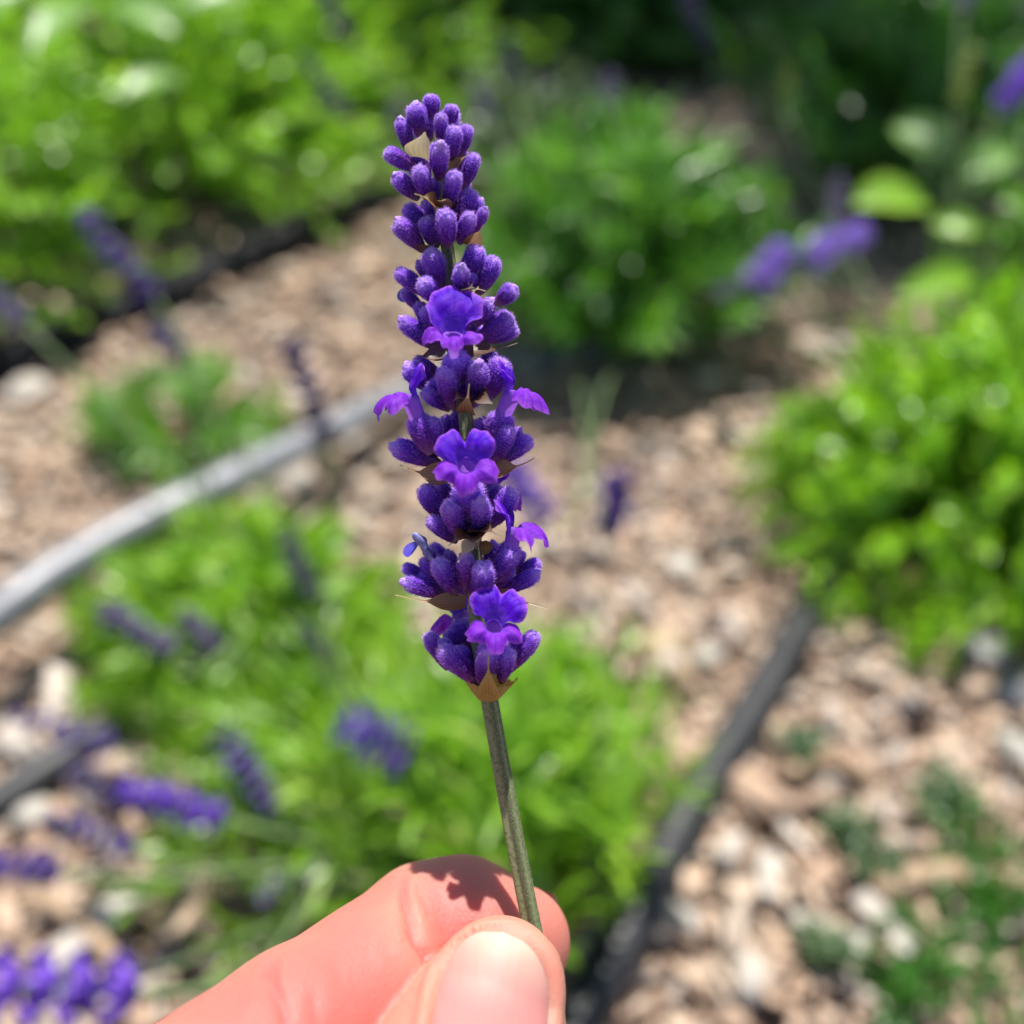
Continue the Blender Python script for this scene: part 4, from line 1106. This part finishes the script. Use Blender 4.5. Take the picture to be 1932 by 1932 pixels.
# side views, left and right: upper lip erect on the inner side, lower lip spread outwards
flower(zp(Z3, 490, 300, 2.0), zp(Z3, 400, 70, 3.2), (-.30, .93, .20), (.9, .3, -.10), 3.0, 3.3, 8, 92, r0=.85, r1=.95, up_span=75, low_span=80, calyx=zp(Z3, 620, 640, 1.5), calyx_w=2.6, seed=5)
flower(zp(Z3, 1310, 260, 2.0), zp(Z3, 1420, 30, 3.4), (.32, .92, .20), (-.9, .3, -.10), 3.1, 3.3, 8, 92, r0=.85, r1=.95, up_span=75, low_span=80, calyx=zp(Z3, 1240, 560, 1.5), calyx_w=2.6, seed=6)
# facing us fully
flower(zp(Z3, 975, 960, 4.6), zp(Z3, 960, 740, 7.6), (0, .48, .88), (0, .88, -.45), 3.1, 2.7, 46, 74, r0=.75, r1=1.0, up_span=84, low_span=100, notch=.6, calyx=zp(Z3, 985, 1290, 2.2), calyx_w=3.1, seed=8, up_roll=-5)
# behind it, in shade
flower(zp(Z3, 1180, 1050, -2.5), zp(Z3, 1200, 950, -3.6), (.4, .75, -.5), (-.4, .4, .7), 2.6, 3.4, 20, 95, calyx=zp(Z3, 1100, 1290, -1.5), seed=9)
# right side, upper lip upright
flower(zp(Z3, 1400, 1560, 1.6), zp(Z3, 1430, 1385, 2.6), (.15, .95, .2), (-.9, .15, -.12), 3.3, 3.2, 6, 90, r0=.75, r1=.85, up_span=75, low_span=80, calyx=zp(Z4, 1230, 500, 1.0), calyx_w=2.4, seed=11)
# lowest flower
flower(zp(Z4, 1170, 1220, 3.8), zp(Z4, 1185, 975, 5.6), (.14, .72, .68), (-.1, .68, -.72), 3.5, 2.5, 30, 84, r0=.7, r1=.95, up_span=84, low_span=96, notch=.30, calyx=zp(Z4, 1130, 1480, 1.8), calyx_w=2.7, seed=14, up_roll=16)
# behind on the left of the stem
flower(zp(Z4, 850, 960, -2.6), zp(Z4, 820, 840, -4.0), (-.5, .7, -.5), (.4, .5, .6), 2.2, 3.0, 20, 95, calyx=zp(Z4, 900, 1280, -1.2), seed=15)
# the opening one, upper right
o = bud(zp(Z2, 1330, 700, 2.6), zp(Z2, 1530, 515, 3.4), 1.75, 1)
v, f = ellipsoid(zp(Z2, 1360, 670, 2.7), zp(Z2, 1540, 520, 3.5) - zp(Z2, 1360, 670, 2.7), 2.5, 1.35, 10, 14)
link('opening_flower', mesh('opening_flower', S(v), f, attrs={'along': np.linspace(0.0, 1, len(v))}), M['opening'], sprig)
# a wilted one on the eighth whorl, left
def disc_petal(c, n, r, mat, name):
    n = unit(np.array(n, float)); a = unit(np.cross(n, (0.1, 0.9, 0.2))); b = np.cross(n, a)
    V, F, A = [np.asarray(c, float)], [], [0.3]
    for i in range(1, 6):
        for j in range(20):
            th = 2 * math.pi * j / 20; rr = r * i / 5 * (1 + .06 * math.sin(3 * th))
            V.append(c + (a * math.cos(th) + b * math.sin(th)) * rr + n * (0.12 * r * (i / 5) ** 2 * math.cos(2 * th) + .2 * r * (i / 5) ** 2)); A.append(i / 5)
    for j in range(20):
        F.append((0, 1 + j, 1 + (j + 1) % 20))
    for i in range(4):
        for j in range(20):
            k_ = (j + 1) % 20
            F.append((1 + i * 20 + j, 1 + (i + 1) * 20 + j, 1 + (i + 1) * 20 + k_, 1 + i * 20 + k_))
    return link(name, mesh(name, S(V), F, attrs={'along': A}), mat, sprig)
disc_petal(zp(Z4, 325, 185, 1.0), (-.55, .6, .55), 1.0, M['old_petal'], 'petal')
disc_petal(zp(Z2, 400, 600, -2.5), (-.4, .3, .8), 1.0, M['old_petal'], 'petal')
wp = spline([zp(Z4, 560, 330, 1.2), zp(Z4, 480, 190, 1.6), zp(Z4, 420, 90, 1.9), zp(Z4, 350, 25, 2.0)], 16)
v, f = tube(wp, 0.6 * np.array([.35, .4, .42, .5, .55, .5, .62, .7, .66, .75, .8, .7, .78, .66, .6, .3]), 12, prof=lambda th: 1 + .18 * np.cos(5 * th))
v = v + np.array([mnoise.noise_vector(Vector(q) * 1.7) for q in v]) * 0.28
link('wilted_flower', mesh('wilted_flower', S(v), f), M['wilted'], sprig)

# ================================================================== the hand
def smin(a, b, k):
    h = np.clip(0.5 + 0.5 * (b - a) / k, 0, 1)
    return b + (a - b) * h - k * h * (1 - h)

def cone(p, A, B, ra, rb, n=None, k=1.0):
    """rounded cone, optionally flattened (factor k) along n"""
    A = np.asarray(A, np.float32); B = np.asarray(B, np.float32)
    d = B - A; L2 = float(d @ d)
    q = p - A
    if n is not None:
        n = np.asarray(n, np.float32); n = n - d * (n @ d) / L2; n = n / np.linalg.norm(n)
        q = q + (q @ n)[..., None] * n * (1 / k - 1)
    t = np.clip((q @ d) / L2, 0, 1)
    r = ra + (rb - ra) * t
    return (np.linalg.norm(q - t[..., None] * d, axis=-1) - r) * (k if n is not None else 1)

# joints (mm in the flower's frame)
I_TIP = L(972, 1776, -7.4); I_PAD = L(868, 1742, -7.2); I_DIP = L(800, 1758, -6.2); I_PIP = L(560, 1962, 9.0); I_MCP = np.array([-44., -60., 38.])
T_TIP = L(942, 1858, 6.6); T_MID = L(905, 1965, 8.4); T_IP = L(862, 2085, 12.5); T_MCP = np.array([-17., -80., 29.]); T_CMC = np.array([-36., -108., 46.])
WR = np.array([-48., -132., 60.]); FA = np.array([-78., -215., 92.])
TN = (0.10, 0.30, 0.95)
INDEX = [(I_TIP, I_PAD, 6.15, 6.9, (0, .1, 1), .90), (I_PAD, I_DIP, 6.9, 6.95, (0, .1, 1), .95), (I_DIP, I_PIP, 6.95, 8.2, None, 1), (I_PIP, I_MCP, 8.3, 10.6, None, 1)]
THUMB = [(T_TIP, T_MID, 6.35, 7.9, TN, .80), (T_MID, T_IP, 7.9, 9.7, TN, .86), (T_IP, T_MCP, 9.6, 10.8, None, 1), (T_MCP, T_CMC, 11.5, 14.5, None, 1)]
M_MCP = np.array([-41., -70., 20.]); R_MCP = np.array([-36., -79., 4.]); P_MCP = np.array([-32., -88., -9.])
PALM = [(I_MCP, WR, 11.0, 14, None, 1), (M_MCP, WR, 11.0, 14, None, 1), (R_MCP, WR, 10.5, 13.5, None, 1), (P_MCP, WR + np.array([0, -2, -10]), 9.5, 13, None, 1), (WR, FA, 17, 21, (0.8, 0.1, 0.5), .8), (T_CMC, WR, 14, 15, None, 1)]
MID = [(M_MCP, (-8, -82, 0), 9.6, 8.2, None, 1), ((-8, -82, 0), (-6, -99, 16), 8.1, 7.2, None, 1), ((-6, -99, 16), (-20, -102, 25), 7.1, 6.4, None, 1)]
RING = [(R_MCP, (-6, -94, -10), 9.2, 7.8, None, 1), ((-6, -94, -10), (-6, -110, 4), 7.7, 6.9, None, 1), ((-6, -110, 4), (-19, -112, 14), 6.8, 6.1, None, 1)]
PINKY = [(P_MCP, (-9, -104, -18), 8.2, 6.8, None, 1), ((-9, -104, -18), (-9, -118, -8), 6.7, 6.0, None, 1), ((-9, -118, -8), (-19, -121, 1), 5.9, 5.3, None, 1)]
PINCH = L(1010, 1780, 0)

def chain(p, prims, k):
    F = None
    for (A, B, ra, rb, n, kk) in prims:
        d = cone(p, A, B, ra, rb, n, kk)
        F = d if F is None else smin(F, d, k)
    return F

def index_f(p):
    F = chain(p, INDEX, 1.6)
    # soft pulp on the pad and thicker pads between the creases
    F = smin(F, np.linalg.norm(p - L(905, 1775, -5.0), axis=-1) - 5.4, 3.0)
    F = smin(F, np.linalg.norm(p - (I_DIP * .45 + I_PIP * .55 + np.array([1.6, -1.4, 1.0])), axis=-1) - 6.9, 4.0)
    return F

def thumb_f(p):
    F = chain(p, THUMB, 2.5)
    F = smin(F, np.linalg.norm((p - L(930, 1900, 3.6)) * np.array([1, .8, 1.0]), axis=-1) - 5.0, 3.0)
    return F

def hand_f(p):
    rest = smin(chain(p, PALM, 7.0), chain(p, MID, 2.0), 3.0)
    rest = smin(rest, chain(p, RING, 2.0), 3.0)
    rest = smin(rest, chain(p, PINKY, 2.0), 3.0)
    I = smin(index_f(p), rest, 4.0)
    T = thumb_f(p)
    dist = np.linalg.norm(p - PINCH, axis=-1)
    k = np.clip((dist - 34) / 22, 0, 1) * 9 + 0.7
    return smin(I, T, k)

def surface_nets(fn, lo, hi, h):
    n = [int((hi[i] - lo[i]) / h) + 1 for i in range(3)]
    xs = [np.float32(lo[i]) + np.arange(n[i], dtype=np.float32) * np.float32(h) for i in range(3)]
    # coarse pass first, fine evaluation only near the surface
    F = np.empty(n, np.float32)
    blk = 20
    for i in range(0, n[0], blk):
        for j in range(0, n[1], blk):
            for k in range(0, n[2], blk):
                X, Y, Z = xs[0][i:i + blk], xs[1][j:j + blk], xs[2][k:k + blk]
                c = np.array([[X.mean(), Y.mean(), Z.mean()]], np.float32)
                d = float(fn(c)[0])
                if abs(d) > blk * h * 1.1 + 4:
                    F[i:i + blk, j:j + blk, k:k + blk] = d
                else:
                    g = np.stack(np.meshgrid(X, Y, Z, indexing='ij'), -1)
                    F[i:i + blk, j:j + blk, k:k + blk] = fn(g.reshape(-1, 3)).reshape(g.shape[:3])
    s = F < 0
    corners = [(a, b, c) for a in (0, 1) for b in (0, 1) for c in (0, 1)]
    sl = lambda A, o: A[o[0]:A.shape[0] - 1 + o[0], o[1]:A.shape[1] - 1 + o[1], o[2]:A.shape[2] - 1 + o[2]]
    cnt = sum(sl(s, o).astype(np.int8) for o in corners)
    act = (cnt > 0) & (cnt < 8)
    idx = np.argwhere(act)
    vid = np.full(act.shape, -1, np.int32); vid[act] = np.arange(len(idx))
    acc = np.zeros((len(idx), 3)); num = np.zeros(len(idx))
    for a in corners:
        for ax in range(3):
            if a[ax] == 1:
                continue
            b = list(a); b[ax] = 1
            fa = F[idx[:, 0] + a[0], idx[:, 1] + a[1], idx[:, 2] + a[2]]; fb = F[idx[:, 0] + b[0], idx[:, 1] + b[1], idx[:, 2] + b[2]]
            m = (fa < 0) != (fb < 0)
            t = fa[m] / (fa[m] - fb[m])
            pnt = np.tile(np.array(a, float), (m.sum(), 1)); pnt[:, ax] = t
            acc[m] += pnt; num[m] += 1
    v = (idx + acc / num[:, None]) * h + np.array(lo)
    quads = []
    for ax in range(3):
        o1, o2 = [i for i in range(3) if i != ax]
        A = np.take(s, np.arange(0, s.shape[ax] - 1), ax); B = np.take(s, np.arange(1, s.shape[ax]), ax)
        e = np.argwhere(A != B)
        e = e[(e[:, o1] > 0) & (e[:, o2] > 0) & (e[:, o1] < vid.shape[o1]) & (e[:, o2] < vid.shape[o2])]
        flip = A[e[:, 0], e[:, 1], e[:, 2]]
        def at(d1, d2):
            q = e.copy(); q[:, o1] -= d1; q[:, o2] -= d2
            return vid[q[:, 0], q[:, 1], q[:, 2]]
        Q = np.stack([at(1, 1), at(0, 1), at(0, 0), at(1, 0)], 1)
        fl = flip if ax != 1 else ~flip
        Q[~fl] = Q[~fl][:, ::-1]
        quads.append(Q)
    return v, np.vstack(quads)

def grad(fn, p, e=0.05):
    p = p.astype(np.float64)
    g = np.stack([fn(p + np.eye(3)[i] * e) - fn(p - np.eye(3)[i] * e) for i in range(3)], -1)
    return unit(g)

HV, HF = surface_nets(hand_f, (-104, -236, -32), (14, -30, 116), 0.62)
for _ in range(2):
    HV = HV - grad(hand_f, HV) * (np.clip(hand_f(HV), -.4, .4) * 0.8)[:, None]
HN = grad(hand_f, HV, 0.25)

# refine the part near the flower so creases and the nail fold have enough mesh: split every quad there in four
def refine(V, Fq, mask):
    F2 = []
    V = list(map(tuple, V)); ed = {}
    def midp(a, b):
        k_ = (a, b) if a < b else (b, a)
        if k_ not in ed:
            ed[k_] = len(V); V.append(tuple((V[a][i] + V[b][i]) / 2 for i in range(3)))
        return ed[k_]
    for q in Fq[mask]:
        a, b, c, d = (int(x) for x in q)
        m = [midp(a, b), midp(b, c), midp(c, d), midp(d, a)]
        ce = len(V); V.append(tuple(sum(V[x][i] for x in (a, b, c, d)) / 4 for i in range(3)))
        F2 += [(a, m[0], ce, m[3]), (m[0], b, m[1], ce), (ce, m[1], c, m[2]), (m[3], ce, m[2], d)]
    for q in Fq[~mask]:
        a, b, c, d = (int(x) for x in q)
        ring = []
        for s_, t_ in ((a, b), (b, c), (c, d), (d, a)):
            ring.append(s_)
            k_ = (s_, t_) if s_ < t_ else (t_, s_)
            if k_ in ed:
                ring.append(ed[k_])
        F2.append(tuple(ring))
    return np.array(V), F2
fc = HV[HF].mean(1)
near = (fc[:, 1] > -66) & (fc[:, 0] > -34)
HV, HF2 = refine(HV, HF, near)
HV = HV - grad(hand_f, HV) * (np.clip(hand_f(HV), -.3, .3) * 0.9)[:, None]
HN = grad(hand_f, HV, 0.3)

def seg_dist(p, A, B):
    d = B - A; t = np.clip(((p - A) @ d) / (d @ d), 0, 1)
    return np.linalg.norm(p - A - t[:, None] * d, axis=1), t

# nail of the thumb: outline in the frame plane, laid on the thumb's back
NAIL_C = L(928, 1905, 11.0); NAIL_UP = unit(np.array([0.17, 1.0, 0.0])); NAIL_SD = np.array([NAIL_UP[1], -NAIL_UP[0], 0])
NW, NLT, NLB = 5.3, 6.25, 6.8       # half width, length to the tip, length to the root (mm)
def nail_uv(p):
    q = p - NAIL_C
    return q @ NAIL_SD / NW, q @ NAIL_UP
def nail_edge(p):
    """signed distance-like value to the nail outline (mm, negative inside)"""
    a, b = nail_uv(p)
    top = np.where(b > 0, b / NLT, -b / NLB)
    ex = np.where(b > 0, 2.1, 3.2)
    r = (np.abs(a) ** ex + np.abs(top) ** ex) ** (1 / ex)
    return (r - 1) * 5.4
front = HN[:, 2] > 0.15
nearT = thumb_f(HV) < index_f(HV)
disp = np.zeros(len(HV))
ne = nail_edge(HV)
sel = nearT & front & (HV[:, 1] > -75)
disp[sel] += -0.62 * np.exp(-((ne[sel] - 0.12) / 0.36) ** 2) + 0.40 * np.exp(-((ne[sel] - 1.05) / 0.65) ** 2) - 0.25 * (ne[sel] < 0)
# finger creases: lines across the pad side
def crease(pts, depth, width):
    """a skin fold along a polyline, measured in the frame plane, on the finger's pad side"""
    P2 = spline(np.array(pts)[:, :2], 12)
    q = HV[:, :2] + 0.12 * np.stack([np.sin(HV[:, 1] * 2.3), np.sin(HV[:, 0] * 2.1)], 1)
    best = np.full(len(q), 99.0); tt = np.zeros(len(q))
    for i in range(len(P2) - 1):
        A, dd = P2[i], P2[i + 1] - P2[i]
        t = np.clip(((q - A) @ dd) / (dd @ dd), 0, 1)
        d = np.linalg.norm(q - A - t[:, None] * dd, axis=1)
        m = d < best
        best[m] = d[m]; tt[m] = (i + t[m]) / (len(P2) - 1)
    fade = np.clip(1.2 - (2 * tt - 1) ** 6, 0.15, 1)
    return np.where(front & ~nearT, (-depth * np.exp(-(best / width) ** 2) + 0.35 * depth * np.exp(-((best - 2.6 * width) / (1.6 * width)) ** 2)) * fade, 0), np.where(front & ~nearT, best, 99)
def surf_z(x, y, z0, fn):
    """frame px -> point on the front surface of fn"""
    lo, hi = -16.0, 30.0
    for z in np.arange(hi, lo, -0.25):
        p_ = L(x, y, z)
        if fn(p_[None])[0] < 0:
            return p_
    return L(x, y, z0)
c1a, c1b, c1c = surf_z(762, 1665, 0, index_f), surf_z(772, 1735, 0, index_f), surf_z(812, 1820, 0, index_f)
cr1, cd1 = crease([c1a, c1b, c1c], 0.52, 0.36)
c2a, c2b, c2c = surf_z(512, 1800, 8, index_f), surf_z(520, 1850, 8, index_f), surf_z(548, 1932, 8, index_f)
cr2, cd2 = crease([c2a, c2b, c2c], 0.26, 0.42)
c3a, c3b = surf_z(585, 1880, 8, index_f), surf_z(612, 1940, 8, index_f)
cr3, cd3 = crease([c3a, (c3a + c3b) / 2, c3b], 0.14, 0.45)
for (xa, ya), (xb, yb), dp in [((748, 1690), (770, 1780), .10), ((786, 1668), (806, 1738), .09), ((735, 1700), (752, 1770), .07), ((500, 1830), (520, 1890), .10), ((545, 1815), (562, 1870), .09), ((630, 1790), (648, 1850), .06), ((690, 1760), (706, 1820), .05), ((440, 1870), (462, 1925), .08)]:
    qa, qb = surf_z(xa, ya, 4, index_f), surf_z(xb, yb, 4, index_f)
    disp += crease([qa, (qa + qb) / 2 + np.array([.12, 0, 0]), qb], dp, 0.32)[0]
disp += cr1 + cr2 + cr3
low = np.array([mnoise.noise(Vector(q) * 0.16) for q in HV])
disp += low * 0.12
HV = HV + HN * disp[:, None]
# colour: pads and knuckles flushed, joints and tips paler
flush = 0.42 + 0.30 * np.array([mnoise.noise(Vector(q) * 0.09 + Vector((7, 3, 1))) for q in HV])
mid_ph = (I_DIP + I_PIP) / 2
flush += 0.45 * np.exp(-(np.linalg.norm(HV - mid_ph - np.array([2, -3, 5]), axis=1) / 8) ** 2) * ~nearT
flush -= 0.45 * np.exp(-(np.linalg.norm((HV - c1b) * np.array([1, .5, .5]), axis=1) / 3.0) ** 2) * ~nearT
flush += 0.35 * np.exp(-(cd1 / 0.35) ** 2) + 0.25 * np.exp(-(cd2 / 0.35) ** 2)
flush += 0.25 * np.exp(-(np.linalg.norm(HV - L(850, 1740, -2), axis=1) / 4) ** 2) * ~nearT
flush -= 0.30 * nearT * (HV[:, 1] > -58)
pad = np.clip(1.2 - np.linalg.norm(HV - L(850, 1740, 0), axis=1) / 8.0, 0, 1) * ~nearT
hand = link('hand', mesh('hand', HV * 0.001, HF2, attrs={'flush': np.clip(flush, 0, 1), 'pad': pad}), M['skin'])
hand.matrix_world = MFRAME
tag(hand, 'left hand pinching the lavender stem between thumb and index finger', 'hand')

# the thumb nail
V, A, F = [], [], []
nu, nv = 30, 34
for i in range(nv + 1):
    b_ = -NLB + (NLT + NLB) * i / nv
    top = b_ / NLT if b_ > 0 else -b_ / NLB
    ex = 2.1 if b_ > 0 else 3.2
    half = NW * max(0.0, 1 - min(1, top) ** ex) ** (1 / ex)
    half = max(half, 0.05)
    for j in range(nu + 1):
        a_ = -half + 2 * half * j / nu
        c = NAIL_C + NAIL_SD * a_ + NAIL_UP * b_
        V.append(c); A.append(i / nv)
V = np.array(V); A = np.array(A)
# settle on the thumb's back, from the camera side
z = np.full(len(V), 26.0)
for _ in range(60):
    q = V.copy(); q[:, 2] = z
    z = np.maximum(z - np.maximum(thumb_f(q) - 0.02, 0) * 0.7, 5.0)
z = np.maximum(z, 5.5)
V[:, 2] = z
e = nail_edge(V)
V[:, 2] += 0.16 + np.clip(-e, 0, 1.2) * 0.10 - 0.30 * np.exp(-(e / 0.25) ** 2)
V[:, 2] += np.where(A > 0.9, (A - 0.9) * 3.0, 0)
for i in range(nv):
    for j in range(nu):
        k_ = i * (nu + 1) + j
        F.append((k_, k_ + 1, k_ + nu + 2, k_ + nu + 1))
link('thumb_nail', mesh('thumb_nail', V * 0.001, F, attrs={'along': A}), M['nail'], hand)

# the index finger's nail, seen edge-on behind the fingertip
V, A, F = [], [], []
fd = unit(I_TIP - I_PAD); dors = unit(np.array([0.25, 0.35, -1.0]) - fd * np.dot([0.25, 0.35, -1.0], fd)); sdv = np.cross(fd, dors)
nu, nv = 16, 16
for i in range(nv + 1):
    b_ = -5.0 + 9.3 * i / nv
    for j in range(nu + 1):
        q_ = -1 + 2 * j / nu
        an = q_ * 0.85
        rr = 6.25
        sh = 1 - 0.45 * max(0, (i / nv - .6) / .4) * q_ * q_
        V.append(I_TIP + fd * (b_ * sh) + dors * (rr * math.cos(an) * 0.93) + sdv * (rr * math.sin(an)))
        A.append(i / nv)
for i in range(nv):
    for j in range(nu):
        k_ = i * (nu + 1) + j
        F.append((k_, k_ + 1, k_ + nu + 2, k_ + nu + 1))
link('finger_nail', mesh('finger_nail', np.array(V) * 0.001, F, attrs={'along': A}), M['nail'], hand)
